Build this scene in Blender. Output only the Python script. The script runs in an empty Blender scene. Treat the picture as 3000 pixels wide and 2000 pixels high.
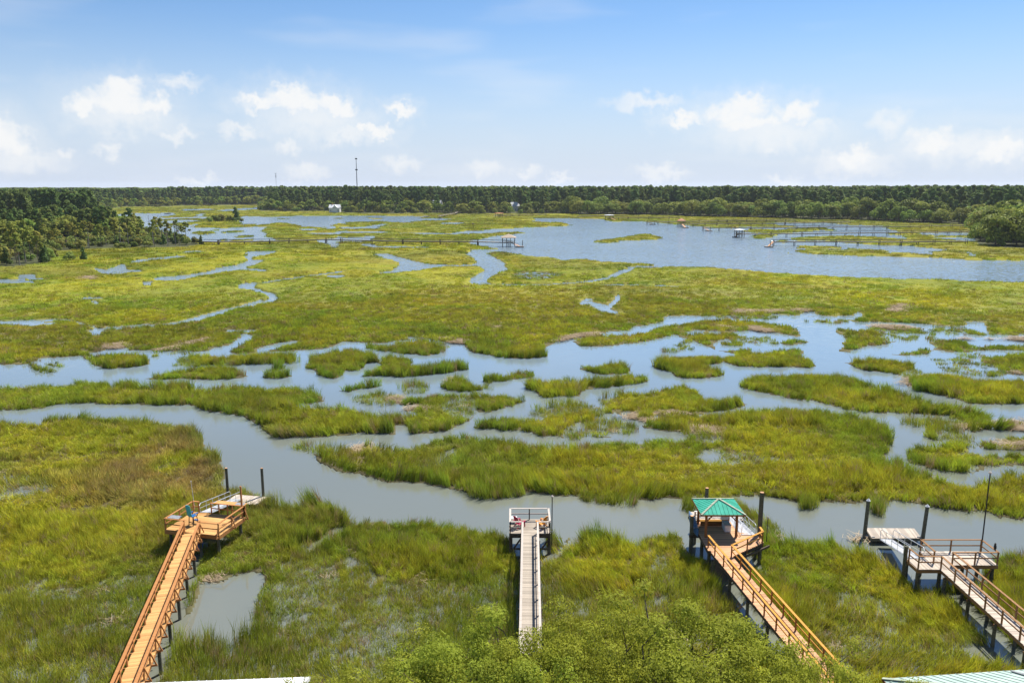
import bpy, bmesh, math, random
import numpy as np
from mathutils import Vector, Matrix

random.seed(7)
rng = np.random.default_rng(11)
scene = bpy.context.scene
COL = scene.collection
# ---------------------------------------------------------------- camera (a drone 30 m above the water)
FPX, CAMH = 2333.0, 30.0                      # focal length in photo pixels (28 mm), height
PIT = math.atan((1000 - 553) / FPX)
CP, SP = math.cos(PIT), math.sin(PIT)
cam = bpy.data.cameras.new('camera')
cam.sensor_width = 36.0; cam.lens = FPX / 3000 * 36
cam.clip_start = 0.5; cam.clip_end = 60000
camo = bpy.data.objects.new('camera', cam); COL.objects.link(camo)
camo.location = (0, 0, CAMH); camo.rotation_euler = (math.pi / 2 - PIT, 0, 0)
scene.camera = camo
# ---------------------------------------------------------------- light
SUN_AZ, SUN_EL = math.radians(36), math.radians(55)     # azimuth to the right of the view
SKY_STRENGTH, SUN_STRENGTH, EXPOSURE = 0.0627, 5.0, 0.80
sd = bpy.data.lights.new('sun', 'SUN'); sd.energy = SUN_STRENGTH; sd.angle = math.radians(0.53); sd.color = (1.0, 0.95, 0.87)
so = bpy.data.objects.new('sun', sd); COL.objects.link(so)
sdir = Vector((math.sin(SUN_AZ) * math.cos(SUN_EL), math.cos(SUN_AZ) * math.cos(SUN_EL), math.sin(SUN_EL)))
so.rotation_euler = sdir.to_track_quat('Z', 'Y').to_euler(); so.location = (40, 40, 120)
vs = scene.view_settings
vs.view_transform = 'Standard'; vs.look = 'None'; vs.gamma = 1.0; vs.use_curve_mapping = False; vs.exposure = EXPOSURE
scene.cycles.max_bounces = 4; scene.cycles.diffuse_bounces = 2; scene.cycles.glossy_bounces = 2
scene.cycles.transmission_bounces = 2; scene.cycles.transparent_max_bounces = 6; scene.cycles.volume_bounces = 0
scene.cycles.caustics_reflective = False; scene.cycles.caustics_refractive = False
scene.cycles.sample_clamp_indirect = 4.0

world = bpy.data.worlds.new('World'); scene.world = world; world.use_nodes = True
nt = world.node_tree; nt.nodes.clear()


def N(tree, kind, **kw):
    n = tree.nodes.new(kind)
    for k, v in kw.items():
        if k.startswith('i_'):
            n.inputs[int(k[2:])].default_value = v
        else:
            setattr(n, k, v)
    return n


def build_world():
    L = nt.links.new
    out = N(nt, 'ShaderNodeOutputWorld'); bg = N(nt, 'ShaderNodeBackground'); L(bg.outputs[0], out.inputs[0])
    sky = N(nt, 'ShaderNodeTexSky'); sky.sky_type = 'NISHITA'; sky.sun_disc = False
    sky.sun_elevation = SUN_EL; sky.sun_rotation = SUN_AZ; sky.altitude = 0; sky.air_density = 1.0; sky.dust_density = 0.0; sky.ozone_density = 5.0
    tc = N(nt, 'ShaderNodeTexCoord'); sep = N(nt, 'ShaderNodeSeparateXYZ'); L(tc.outputs['Generated'], sep.inputs[0])
    az = N(nt, 'ShaderNodeMath', operation='ARCTAN2'); L(sep.outputs[0], az.inputs[0]); L(sep.outputs[1], az.inputs[1])
    el = N(nt, 'ShaderNodeMath', operation='ARCSINE'); L(sep.outputs[2], el.inputs[0])
    ae = N(nt, 'ShaderNodeCombineXYZ'); L(az.outputs[0], ae.inputs[0]); L(el.outputs[0], ae.inputs[1])
    # fluffy warp
    nz = N(nt, 'ShaderNodeTexNoise', noise_dimensions='2D'); nz.inputs['Scale'].default_value = 46; nz.inputs['Detail'].default_value = 5; nz.inputs['Roughness'].default_value = 0.62
    L(ae.outputs[0], nz.inputs['Vector'])
    sb = N(nt, 'ShaderNodeVectorMath', operation='SUBTRACT'); sb.inputs[1].default_value = (.5, .5, .5); L(nz.outputs['Color'], sb.inputs[0])
    sc = N(nt, 'ShaderNodeVectorMath', operation='MULTIPLY'); sc.inputs[1].default_value = (.040, .040, 0); L(sb.outputs[0], sc.inputs[0])
    wp = N(nt, 'ShaderNodeVectorMath', operation='ADD'); L(ae.outputs[0], wp.inputs[0]); L(sc.outputs[0], wp.inputs[1])

    def angles(px, py):
        u, v = (px - 1500) / FPX, (py - 1000) / FPX
        d = Vector((u, CP - v * SP, -SP - v * CP)).normalized()
        return math.atan2(d.x, d.y), math.asin(d.z)

    def field(ells):
        prev = None
        for (cx, cy, rx, ry) in ells:
            s = N(nt, 'ShaderNodeVectorMath', operation='SUBTRACT'); s.inputs[1].default_value = (cx, cy, 0); L(wp.outputs[0], s.inputs[0])
            m = N(nt, 'ShaderNodeVectorMath', operation='MULTIPLY'); m.inputs[1].default_value = (1 / rx, 1 / ry, 0); L(s.outputs[0], m.inputs[0])
            ln = N(nt, 'ShaderNodeVectorMath', operation='LENGTH'); L(m.outputs[0], ln.inputs[0])
            if prev is None:
                prev = ln.outputs['Value']
            else:
                mn = N(nt, 'ShaderNodeMath', operation='SMOOTH_MIN'); mn.inputs[2].default_value = .25; L(prev, mn.inputs[0]); L(ln.outputs['Value'], mn.inputs[1]); prev = mn.outputs[0]
        return prev

    def px_ells(lst):
        out_ = []
        for (x, y, rx, ry) in lst:
            a, e = angles(x, y); out_.append((a, e, rx * 1.28 / FPX, ry * 1.28 / FPX))
        return out_
    strong = px_ells([(363, 262, 55, 36), (345, 300, 105, 46), (250, 308, 55, 28), (450, 312, 48, 34),
                      (0, 395, 50, 55), (45, 425, 50, 45), (840, 272, 66, 32), (770, 298, 74, 26), (880, 298, 110, 38),
                      (975, 303, 64, 27), (1010, 322, 52, 24), (1110, 388, 48, 20), (1062, 383, 30, 18), (1168, 320, 44, 21),
                      (2189, 308, 72, 30), (2144, 335, 95, 35),
                      (1997, 350, 58, 20), (2329, 330, 66, 32), (2200, 365, 120, 30), (2495, 462, 70, 30), (2744, 415, 76, 38), (2935, 440, 62, 28)])
    veil = px_ells([(1175, 480, 56, 24), (1420, 498, 64, 26), (900, 503, 60, 24), (365, 345, 150, 50), (520, 247, 75, 24), (930, 350, 185, 62), (1020, 398, 110, 26), (710, 386, 60, 20), (850, 432, 40, 22),
                    (580, 536, 52, 15), (1540, 506, 46, 17), (1940, 505, 80, 20), (2418, 365, 42, 24), (2259, 428, 46, 20), (2603, 357, 60, 36),
                    (2840, 430, 190, 46), (2297, 528, 46, 15), (2260, 390, 200, 52), (2500, 480, 130, 32), (1640, 528, 38, 12), (320, 432, 36, 22), (185, 452, 26, 14),
                    (60, 470, 110, 30), (525, 392, 46, 18), (1900, 300, 120, 22)])
    rr = random.Random(5)
    for k in range(9):                         # the same fair-weather clouds all round
        a = math.radians(48 + k * 30 + rr.uniform(-5, 5)); e = math.radians(rr.uniform(3, 13)); w = rr.uniform(.03, .06)
        strong.append((a if a < math.pi else a - 2 * math.pi, e, w, w * .45))
    fs, fv = field(strong), field(veil)

    def alpha(f, lo, hi, amt):
        mr = N(nt, 'ShaderNodeMapRange', interpolation_type='SMOOTHSTEP'); L(f, mr.inputs[0])
        mr.inputs[1].default_value = hi; mr.inputs[2].default_value = lo; mr.inputs[3].default_value = 0; mr.inputs[4].default_value = amt
        return mr.outputs[0]
    a1 = alpha(fs, .20, 1.10, .92); a1b = alpha(fs, .6, 1.9, .22); a2 = alpha(fv, .0, 1.2, .66)
    # thin high streaks
    mp = N(nt, 'ShaderNodeMapping'); mp.inputs['Scale'].default_value = (2.2, 13, 1); mp.inputs['Rotation'].default_value = (0, 0, .10); L(ae.outputs[0], mp.inputs[0])
    n2 = N(nt, 'ShaderNodeTexNoise', noise_dimensions='2D'); n2.inputs['Scale'].default_value = 1.6; n2.inputs['Detail'].default_value = 3; L(mp.outputs[0], n2.inputs['Vector'])
    a3 = alpha(n2.outputs[0], .80, .50, .20)
    cur = None
    for a in (a1, a1b, a2, a3):
        if cur is None: cur = a; continue
        m = N(nt, 'ShaderNodeMath', operation='MAXIMUM'); L(cur, m.inputs[0]); L(a, m.inputs[1]); cur = m.outputs[0]
    ss = N(nt, 'ShaderNodeVectorMath', operation='MULTIPLY'); ss.inputs[1].default_value = tuple(SKY_STRENGTH * k for k in (.92, 1.035, 1.14)); L(sky.outputs[0], ss.inputs[0])   # the camera's cool white balance
    # low-level haze of the air itself whitens the sky towards the horizon
    hz = N(nt, 'ShaderNodeMapRange', interpolation_type='SMOOTHSTEP'); L(el.outputs[0], hz.inputs[0])
    hz.inputs[1].default_value = .22; hz.inputs[2].default_value = -.01; hz.inputs[3].default_value = 0.0; hz.inputs[4].default_value = HAZE_SKY
    mh = N(nt, 'ShaderNodeMix', data_type='RGBA'); L(hz.outputs[0], mh.inputs['Factor']); L(ss.outputs[0], mh.inputs['A']); mh.inputs['B'].default_value = HAZE_COL
    mx = N(nt, 'ShaderNodeMix', data_type='RGBA'); L(cur, mx.inputs['Factor']); L(mh.outputs['Result'], mx.inputs['A']); mx.inputs['B'].default_value = CLOUD_COL
    L(mx.outputs['Result'], bg.inputs[0]); bg.inputs[1].default_value = 1.0


HAZE_SKY, HAZE_COL, CLOUD_COL = .95, (.375, .420, .502, 1), (.555, .555, .550, 1)
build_world()
world.cycles.sampling_method = 'NONE'


# ---------------------------------------------------------------- geometry of the view
def un(px, py, z=0.0):
    u = (px - 1500) / FPX; v = (py - 1000) / FPX
    t = (CAMH - z) / (SP + v * CP)
    return Vector((u * t, (CP - v * SP) * t, z))


def pr(x, y, z):
    zc = y * CP - (z - CAMH) * SP
    zc = np.where(zc < 1, 1, zc)
    v = -(y * SP + (z - CAMH) * CP) / zc
    return 1500 + FPX * x / zc, 1000 + FPX * v


# ---------------------------------------------------------------- materials
def mat(name):
    m = bpy.data.materials.new(name); m.use_nodes = True
    t = m.node_tree; b = t.nodes['Principled BSDF']
    return m, t, b


def ramp_noise(t, scale, c1, c2, detail=4, coord='Object', stretch=None, lo=.35, hi=.65):
    tc = N(t, 'ShaderNodeTexCoord'); nz = N(t, 'ShaderNodeTexNoise'); nz.inputs['Scale'].default_value = scale; nz.inputs['Detail'].default_value = detail
    src = tc.outputs[coord]
    if stretch:
        mp = N(t, 'ShaderNodeMapping'); mp.inputs['Scale'].default_value = stretch; t.links.new(src, mp.inputs[0]); src = mp.outputs[0]
    t.links.new(src, nz.inputs['Vector'])
    r = N(t, 'ShaderNodeValToRGB'); r.color_ramp.elements[0].position = lo; r.color_ramp.elements[1].position = hi
    r.color_ramp.elements[0].color = (*c1, 1); r.color_ramp.elements[1].color = (*c2, 1)
    t.links.new(nz.outputs[0], r.inputs[0])
    return r, nz


def simple(name, c1, c2=None, rough=.7, scale=4., stretch=None, metallic=0., bump=0., spec=.3, objvar=0.0):
    m, t, b = mat(name)
    c2 = c2 or tuple(min(1, c * 1.25) for c in c1)
    r, nz = ramp_noise(t, scale, c1, c2, stretch=stretch)
    col = r.outputs[0]
    if objvar:
        oi = N(t, 'ShaderNodeObjectInfo'); mr = N(t, 'ShaderNodeMapRange'); mr.inputs[3].default_value = 1 - objvar; mr.inputs[4].default_value = 1 + objvar
        t.links.new(oi.outputs['Random'], mr.inputs[0])
        hv = N(t, 'ShaderNodeHueSaturation'); t.links.new(mr.outputs[0], hv.inputs['Value']); t.links.new(col, hv.inputs['Color']); col = hv.outputs[0]
    t.links.new(col, b.inputs['Base Color'])
    b.inputs['Roughness'].default_value = rough; b.inputs['Metallic'].default_value = metallic; b.inputs['Specular IOR Level'].default_value = spec
    if bump:
        bp = N(t, 'ShaderNodeBump'); bp.inputs['Strength'].default_value = bump; bp.inputs['Distance'].default_value = .02
        t.links.new(nz.outputs[0], bp.inputs['Height']); t.links.new(bp.outputs[0], b.inputs['Normal'])
    return m


def leafy(name, base, trans=.35, attr=None, objvar=.15, rough=.6, noise=0.0, nscale=.3):
    """thin leaves: diffuse plus light passing through; colour from an instance attribute or the object's own variation"""
    m, t, b = mat(name)
    if attr:
        a = N(t, 'ShaderNodeAttribute'); a.attribute_type = 'INSTANCER'; a.attribute_name = attr; col = a.outputs['Color']
    else:
        rgb = N(t, 'ShaderNodeRGB'); rgb.outputs[0].default_value = (*base, 1); col = rgb.outputs[0]
    if objvar:
        oi = N(t, 'ShaderNodeObjectInfo'); hv = N(t, 'ShaderNodeHueSaturation')
        m1 = N(t, 'ShaderNodeMapRange'); m1.inputs[3].default_value = 1 - objvar; m1.inputs[4].default_value = 1 + objvar
        m2 = N(t, 'ShaderNodeMapRange'); m2.inputs[3].default_value = .5 - objvar * .08; m2.inputs[4].default_value = .5 + objvar * .14
        wn = N(t, 'ShaderNodeTexWhiteNoise', noise_dimensions='1D'); t.links.new(oi.outputs['Random'], wn.inputs['W'])
        t.links.new(oi.outputs['Random'], m1.inputs[0]); t.links.new(wn.outputs['Value'], m2.inputs[0])
        t.links.new(m1.outputs[0], hv.inputs['Value']); t.links.new(m2.outputs[0], hv.inputs['Hue']); t.links.new(col, hv.inputs['Color']); col = hv.outputs[0]
    if noise:
        ge = N(t, 'ShaderNodeNewGeometry'); nz = N(t, 'ShaderNodeTexNoise'); nz.inputs['Scale'].default_value = nscale; nz.inputs['Detail'].default_value = 3
        t.links.new(ge.outputs['Position'], nz.inputs['Vector'])
        m3 = N(t, 'ShaderNodeMapRange'); m3.inputs[1].default_value = .3; m3.inputs[2].default_value = .7; m3.inputs[3].default_value = 1 - noise; m3.inputs[4].default_value = 1 + noise
        h2 = N(t, 'ShaderNodeHueSaturation'); t.links.new(nz.outputs[0], m3.inputs[0]); t.links.new(m3.outputs[0], h2.inputs['Value']); t.links.new(col, h2.inputs['Color']); col = h2.outputs[0]
    t.links.new(col, b.inputs['Base Color']); b.inputs['Roughness'].default_value = rough; b.inputs['Specular IOR Level'].default_value = .06
    tr = N(t, 'ShaderNodeBsdfTranslucent'); t.links.new(col, tr.inputs[0])
    mx = N(t, 'ShaderNodeMixShader'); mx.inputs[0].default_value = trans
    t.links.new(b.outputs[0], mx.inputs[1]); t.links.new(tr.outputs[0], mx.inputs[2])
    t.links.new(mx.outputs[0], t.nodes['Material Output'].inputs[0])
    return m


# ---------------------------------------------------------------- object helpers
def tag(o, label=None, cat=None, group=None, kind=None):
    if label: o['label'] = label
    if cat: o['category'] = cat
    if group: o['group'] = group
    if kind: o['kind'] = kind
    return o


def link(name, me, m=None, parent=None):
    if m is not None and not me.materials: me.materials.append(m)
    o = bpy.data.objects.new(name, me); COL.objects.link(o)
    if parent is not None: o.parent = parent
    return o


def empty(name, loc=(0, 0, 0), rz=0.0):
    o = bpy.data.objects.new(name, None); COL.objects.link(o)
    o.location = loc; o.rotation_euler = (0, 0, rz); o.empty_display_size = .3
    return o


def copy_tree(o, parent=None):
    c = o.copy(); COL.objects.link(c); c.parent = parent
    for k in list(o.children): copy_tree(k, c)
    return c


def mesh_np(name, verts, faces, mats=None, smooth_=False):
    me = bpy.data.meshes.new(name); me.from_pydata([tuple(v) for v in verts], [], [tuple(f) for f in faces]); me.update()
    if smooth_: me.polygons.foreach_set('use_smooth', [True] * len(me.polygons))
    return me


class MB:
    """collects shapes into ONE mesh"""
    def __init__(s): s.v = []; s.f = []

    def add(s, v, f):
        n = len(s.v); s.v += [tuple(p) for p in v]; s.f += [tuple(i + n for i in q) for q in f]; return s

    def box(s, c, d, rz=0.0, rx=0.0, ry=0.0):
        h = [x / 2 for x in d]; M = Matrix.Translation(Vector(c)) @ Matrix.Rotation(rz, 4, 'Z') @ Matrix.Rotation(ry, 4, 'Y') @ Matrix.Rotation(rx, 4, 'X')
        v = [M @ Vector((a * h[0], b * h[1], e * h[2])) for a in (-1, 1) for b in (-1, 1) for e in (-1, 1)]
        return s.add(v, [(0, 1, 3, 2), (4, 6, 7, 5), (0, 4, 5, 1), (2, 3, 7, 6), (0, 2, 6, 4), (1, 5, 7, 3)])

    def bar(s, a, b, w, h):
        """board from a to b: w across (level), h deep"""
        a, b = Vector(a), Vector(b); d = (b - a).normalized()
        x = d.cross(Vector((0, 0, 1)))
        if x.length < 1e-4: x = Vector((1, 0, 0))
        x.normalize(); z = x.cross(d)
        x *= w / 2; z *= h / 2
        v = [p + i * x + j * z for p in (a, b) for i in (-1, 1) for j in (-1, 1)]
        return s.add(v, [(0, 1, 3, 2), (4, 6, 7, 5), (0, 4, 5, 1), (2, 3, 7, 6), (0, 2, 6, 4), (1, 5, 7, 3)])

    def tube(s, pts, rs, n=8, cap=True):
        pts = [Vector(p) for p in pts]
        if not hasattr(rs, '__len__'): rs = [rs] * len(pts)
        rings = []
        for i, p in enumerate(pts):
            d = (pts[min(i + 1, len(pts) - 1)] - pts[max(i - 1, 0)]).normalized()
            x = d.orthogonal() if abs(d.z) > .98 else d.cross(Vector((0, 0, 1)))
            x.normalize(); y = d.cross(x)
            rings.append([p + rs[i] * (math.cos(2 * math.pi * k / n) * x + math.sin(2 * math.pi * k / n) * y) for k in range(n)])
        v = [q for r in rings for q in r]; f = []
        for i in range(len(pts) - 1):
            for k in range(n):
                f.append((i * n + k, i * n + (k + 1) % n, (i + 1) * n + (k + 1) % n, (i + 1) * n + k))
        if cap: f.append(tuple(range(n))[::-1]); f.append(tuple((len(pts) - 1) * n + k for k in range(n)))
        return s.add(v, f)

    def mesh(s, name='mesh'): return mesh_np(name, s.v, s.f)

    def build(s, name, m, parent=None): return link(name, s.mesh(name), m, parent)
# ---------------------------------------------------------------- marsh map
# The plan of creeks and marsh islands: outlines surveyed in photo coordinates and laid onto the ground plane.
ZN = {'A': (0, 500, 2.94), 'B': (500, 430, 3.36), 'C': (1000, 530, 3.36), 'D': (1650, 530, 3.36),
      'E': (2100, 540, 2.613), 'F': (0, 750, 2.352), 'G': (1000, 750, 2.352), 'H': (2000, 850, 2.352),
      'I': (0, 1080, 2.352), 'J': (800, 1080, 2.352), 'K': (1600, 1080, 2.352), 'L': (0, 1500, 2.352),
      'M': (2000, 1250, 2.352), 'N': (1000, 1600, 2.352), 'O': (1900, 1600, 2.138), 'P': (0, 0, 1.0),
      'Q': (1400, 1420, 5.6)}


def zp(spec):
    """'A 10,20 30,40 B 5,6' -> list of photo points"""
    out = []; o = ZN['P']
    for tok in spec.split():
        if tok in ZN:
            o = ZN[tok]; continue
        a, b = tok.split(',')
        x, y = o[0] + float(a) / o[2], o[1] + float(b) / o[2]
        if x < 5: x = -900
        if x > 2995: x = 3900
        if y > 1993: y = 2900
        out.append((x, y))
    return out


WATER, DENSE, SPARSE, WRACK, DITCH = 0, 1, 2, 3, 4
MAP = []


def W(s): MAP.append((WATER, zp(s)))
def D(s): MAP.append((DENSE, zp(s)))
def S(s): MAP.append((SPARSE, zp(s)))
def R(s): MAP.append((WRACK, zp(s)))


def ditch(spec, w):
    p = zp(spec)
    up = [(x - w * .5, y - w * .30) for x, y in p]; dn = [(x + w * .5, y + w * .30) for x, y in p]
    MAP.append((DITCH, up + dn[::-1]))


# --- far lagoon, left
W('B 720,688 1000,690 1300,680 1700,682 2352,684 2352,700 1900,697 1500,702 1200,704 1000,710 720,710')
W('B 700,714 1100,714 1400,706 1700,710 2100,714 2352,720 2352,744 2150,738 1900,728 1700,742 1590,770 1620,790 1620,808 1480,795 1300,785 1230,765 1100,745 980,755 880,765 770,760 690,766')
W('A 860,405 1070,370 1250,370 1480,363 1490,385 1350,400 1470,405 1770,398 1800,412 1480,414 1300,432 1600,425 1740,435 1500,452 1440,472 1600,477 1690,455 1700,470 1600,490 1580,502 1800,500 2000,492 2240,490 2250,520 2290,535 2280,560 2352,590 2400,605 1740,612 1640,590 1500,545 1300,520 1000,490 900,460 950,440 1100,410')
W('B 0,780 130,790 300,795 560,800 880,785 960,792 890,810 880,830 950,850 925,880 1030,905 1020,917 780,927 600,932 330,934 220,905 150,850 100,840 0,850')
D('B 205,848 290,830 430,836 432,850 300,867'); D('B 385,818 470,810 470,822 400,827')
D('B 515,840 600,828 710,820 700,838 530,850'); D('B 605,882 720,872 810,870 800,890 630,895')
D('B 465,922 540,906 550,924'); D('B 615,917 800,908 820,922 620,932')
W('B 1280,806 1420,808 1420,821 1300,820'); W('B 1330,845 1650,848 1640,860 1440,858')
W('B 1680,790 1900,793 2060,772 2140,763 2060,780 2050,798 1980,808 1870,797 1750,804')
W('B 1660,830 1900,833 2090,836 2000,847 1750,844')
W('A 1590,333 1820,330 1820,337 1600,344'); W('A 1900,337 2230,320 2235,329 1950,348')
W('A 1690,380 1760,372 1750,392 1700,392')
W('B 1430,927 1600,905 1650,885 1760,900 1900,905 1990,882 1995,907 1900,932 1760,927 1620,942 1660,965 1600,987 1560,962')
W('B 1880,958 2000,963 2010,977 1900,973')
W('B 140,1030 300,1028 320,1034 150,1038')
# --- centre far creeks
W('C 0,343 780,348 800,362 430,377 420,362 0,364')
W('C 0,372 500,378 780,368 1100,378 700,396 690,412 610,407 350,397 20,410 60,417 0,424')
W('C 0,452 180,455 380,425 465,430 385,440 370,464 190,472 60,462 0,472')
W('C 980,416 1200,410 1190,420 1000,426')
W('C 0,500 380,498 500,510 740,509 1040,519 1040,527 740,519 380,508 0,512')
W('C 60,560 200,555 230,548 318,548 310,575 200,580')
W('C 810,538 828,538 822,550 812,550')
W('C 330,642 820,652 820,659 330,650')
# --- the river, the creek mouth and its branches
W('C 1870,395 1930,385 1880,370 2000,368 2352,370 D 160,372 400,378 420,395 640,400 800,402 960,415 1130,430 1250,440 1400,455 1600,470 1780,478 '
  'E 0,326 200,322 440,293 560,296 830,298 1000,310 1300,322 1320,340 1330,385 1500,400 1760,498 2352,600 2352,752 2200,745 1960,740 1700,725 1430,722 1390,727 1320,712 1000,705 700,690 400,670 160,650 0,640 '
  'D 1500,848 1200,840 1000,838 930,845 700,850 640,862 560,882 510,903 560,905 620,870 690,843 930,838 935,828 850,815 650,802 550,795 370,785 240,770 120,765 0,778 '
  'C 2100,755 1900,742 1720,715 1650,705 1560,692 1480,698 1450,705 1450,715 1490,745 1545,770 1590,800 1620,840 1640,865 '
  'G 1150,92 1050,120 1010,160 1010,192 950,192 885,178 900,150 970,110 980,85 960,70 '
  'C 1300,835 1050,838 900,850 700,880 480,902 350,907 480,890 540,860 560,830 560,800 480,770 400,750 310,723 480,720 500,733 640,770 780,805 900,822 1180,826 1325,815 1330,790 1280,745 1230,712 1270,693 1270,678 '
  '1380,678 1555,668 1550,658 1450,652 1330,635 1265,612 1270,590 1330,582 1450,555 1600,535 1750,518 1910,505 1880,498 1450,512 1230,520 1060,527 1040,522 1210,498 1230,488 1300,496 1400,490 1440,480 1700,468 1920,456 2060,452 2225,443 2255,432 2140,405 2050,408')
D('C 1290,738 1315,732 1320,745 1300,750')
D('D 285,600 400,575 560,558 640,543 780,522 880,528 940,545 960,570 880,582 680,584 560,592 540,604 400,610')
# right wetlands
D('E 0,300 230,300 430,305 570,318 560,328 300,328 0,330')
D('E 195,352 300,343 480,348 560,336 690,338 740,328 820,333 815,350 690,360 560,374 380,377 280,370')
D('E 275,396 330,383 450,378 460,392 400,410 330,418 290,414'); D('E 478,428 510,418 545,440 520,450 490,444')
D('E 820,348 860,340 910,348 880,356 830,356')
D('E 590,412 700,400 900,396 1100,396 1310,406 1420,416 1450,410 1440,398 1330,385 1320,376 1450,383 1560,387 1700,390 1990,375 2030,390 1990,408 1700,410 1660,422 1880,430 1980,437 2352,470 2352,490 1900,470 1480,470 1290,468 1100,458 850,436 630,434')
D('E 1480,472 1900,470 2352,480 2352,592 2200,584 1980,580 1800,572 1690,562 1500,560 1300,552 1100,550 900,542 700,532 600,513 640,500 820,494 1000,502 1010,490 1300,503 1290,520 1380,514 1560,530 1650,540 1640,518 1720,506 1780,504')
D('E 625,478 660,466 1000,482 1015,490 900,494 640,494')
D('E 530,522 555,518 555,530 535,530')
W('E 1660,412 1760,406 1980,414 1985,432 1880,430'); W('E 1560,374 1900,372 1900,386 1620,388')
W('E 1910,520 1950,522 2000,545 1990,556 1930,545')
D('E 1310,340 1330,322 1950,325 1960,358 1700,365 1300,365')
W('E 1180,352 1310,345 1400,366 1310,372')
# --- mid left creeks
W('F 0,175 80,160 110,148 130,133 250,126 200,152 120,167 100,182 0,192')
W('F 640,80 720,95 820,63 870,58 870,90 1000,100 900,110 740,122 680,100')
W('F 890,42 1000,20 1230,0 1240,6 1050,27 950,45')
W('F 1695,0 1755,0 1720,28 1810,26 1770,52 1680,78 1780,88 1850,100 1780,103 1600,97 1400,132 1200,163 1070,160 1090,148 1300,130 1450,100 1500,83 1620,63 1700,40')
W('A 2118,750 2122,703 2345,695 2350,707 2200,737 2135,755')
W('F 980,185 1040,173 1035,197 990,197')
W('F 1630,203 1770,183 1750,210 1780,233 1850,253 1895,270 1895,292 1850,312 1740,343 1780,318 1850,295 1840,267 1760,240')
ditch('F 1800,310 1740,330 1450,405 1200,468 980,480 880,492 700,508 660,524', 11)
ditch('F 690,505 560,462 500,447 400,442 250,447 30,457', 9); W('F 0,445 50,452 60,466 0,466'); W('F 635,508 685,512 680,530 645,528')
ditch('F 580,297 700,292 745,312', 9); W('F 630,310 680,312 660,326')
ditch('F 1560,515 1660,522 1740,520', 9)
ditch('F 2352,110 2100,145 1800,190', 7); W('F 2250,135 2352,132 2352,146 2270,144')
ditch('G 1860,150 1690,180 1500,195 1300,202 1010,196', 8); ditch('G 2352,212 2100,207 1950,202 1800,205', 6)
W('G 1830,137 1900,115 2000,80 2030,80 1930,125 1850,147')
W('G 1640,325 1704,290 1716,314 1780,330 1836,342 1893,272 1915,276 1880,318 1850,360 1912,380 1840,386 1790,366 1720,334')
S('G 1180,130 1250,110 1500,120 1480,155 1200,160')
# --- the flooded flats
W('P 0,1082 F 100,755 200,713 400,703 570,690 620,668 720,653 740,638 870,633 860,650 1290,650 1290,665 1450,658 1480,638 1600,610 1650,548 1715,546 1700,580 1640,602 1560,650 1640,672 1760,670 1780,648 1840,623 2000,593 2100,600 2200,590 '
  'G 70,593 260,603 480,568 640,580 730,600 810,602 830,622 900,657 1000,682 1130,702 1270,714 1400,702 1560,702 1430,690 1445,650 1400,640 1460,598 1540,556 1750,533 2000,513 2020,488 2100,478 2215,455 2228,423 2352,413 '
  'H 0,172 110,180 600,190 610,163 780,180 830,153 880,148 900,165 1000,180 1180,175 1210,148 1245,170 1180,190 1300,215 1550,225 1700,240 2000,245 2055,213 2085,245 2352,310 '
  'P 3000,1420 3000,1640 M 2352,885 2250,880 2180,880 2050,990 1900,1000 1700,960 1560,935 1400,900 1290,830 1220,780 1180,832 1100,800 1050,762 900,792 850,762 740,762 640,792 550,802 450,820 330,850 200,850 100,850 30,790 0,742 '
  'K 970,1176 960,1140 900,1105 800,1110 700,1152 620,1167 480,1132 400,1120 300,1142 210,1176 130,1160 60,1165 Q 1640,900 1600,800 1400,810 1230,830 1110,870 1000,880 700,850 500,820 '
  'J 1680,1172 1630,1142 1550,1102 1450,1082 1300,1072 1150,1057 1000,1037 850,1042 780,1012 650,1022 570,1042 560,1002 500,967 400,932 330,902 230,912 200,952 60,922 0,882 '
  'I 1870,870 1830,882 1780,867 1700,832 1560,802 1555,760 1540,680 1510,620 1490,560 1400,525 1390,490 1340,440 1320,405 1180,385 1000,365 850,345 700,340 600,325 450,330 370,325 220,355 160,370 0,377')
# islands in the flats, left
S('F 190,735 290,720 400,735 440,790 300,810 230,790')
D('F 565,690 640,675 800,665 960,660 1040,690 1050,740 900,770 700,775 600,720')
S('F 1050,655 1300,650 1290,690 1080,690')
S('F 1180,745 1280,690 1420,668 1500,690 1620,675 1800,680 1950,672 2060,715 2020,740 1800,745 1500,755 1300,760')
D('F 1290,690 1420,668 1500,690 1560,720 1500,745 1350,740'); D('F 1600,700 1800,680 1940,675 2050,712 1900,745 1820,735 1650,745')
D('F 960,835 1100,800 1250,775 1500,765 1620,775 1690,815 1640,845 1450,858 1300,850 1100,850')
D('F 1790,775 1850,760 1950,745 1960,780 1850,790'); D('F 1780,825 1850,800 2000,800 2040,822 1990,845 1830,850')
D('F 1840,640 2000,600 2150,580 2352,575 2352,600 2250,640 2100,650 1880,660')
D('F 2080,755 2150,690 2250,670 2352,660 2352,830 2230,830 2150,800')
D('G 0,650 150,660 250,680 260,720 330,690 450,700 520,735 480,750 600,770 700,750 830,750 880,775 800,795 600,815 400,832 150,835 100,815 240,770 150,775 0,785')
S('G 160,640 180,600 320,610 450,560 560,560 700,600 660,680 500,680 350,660'); D('G 180,635 300,615 460,600 540,580 670,640 650,685 520,682 380,660')
W('G 130,760 220,740 260,770 180,785')
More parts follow.
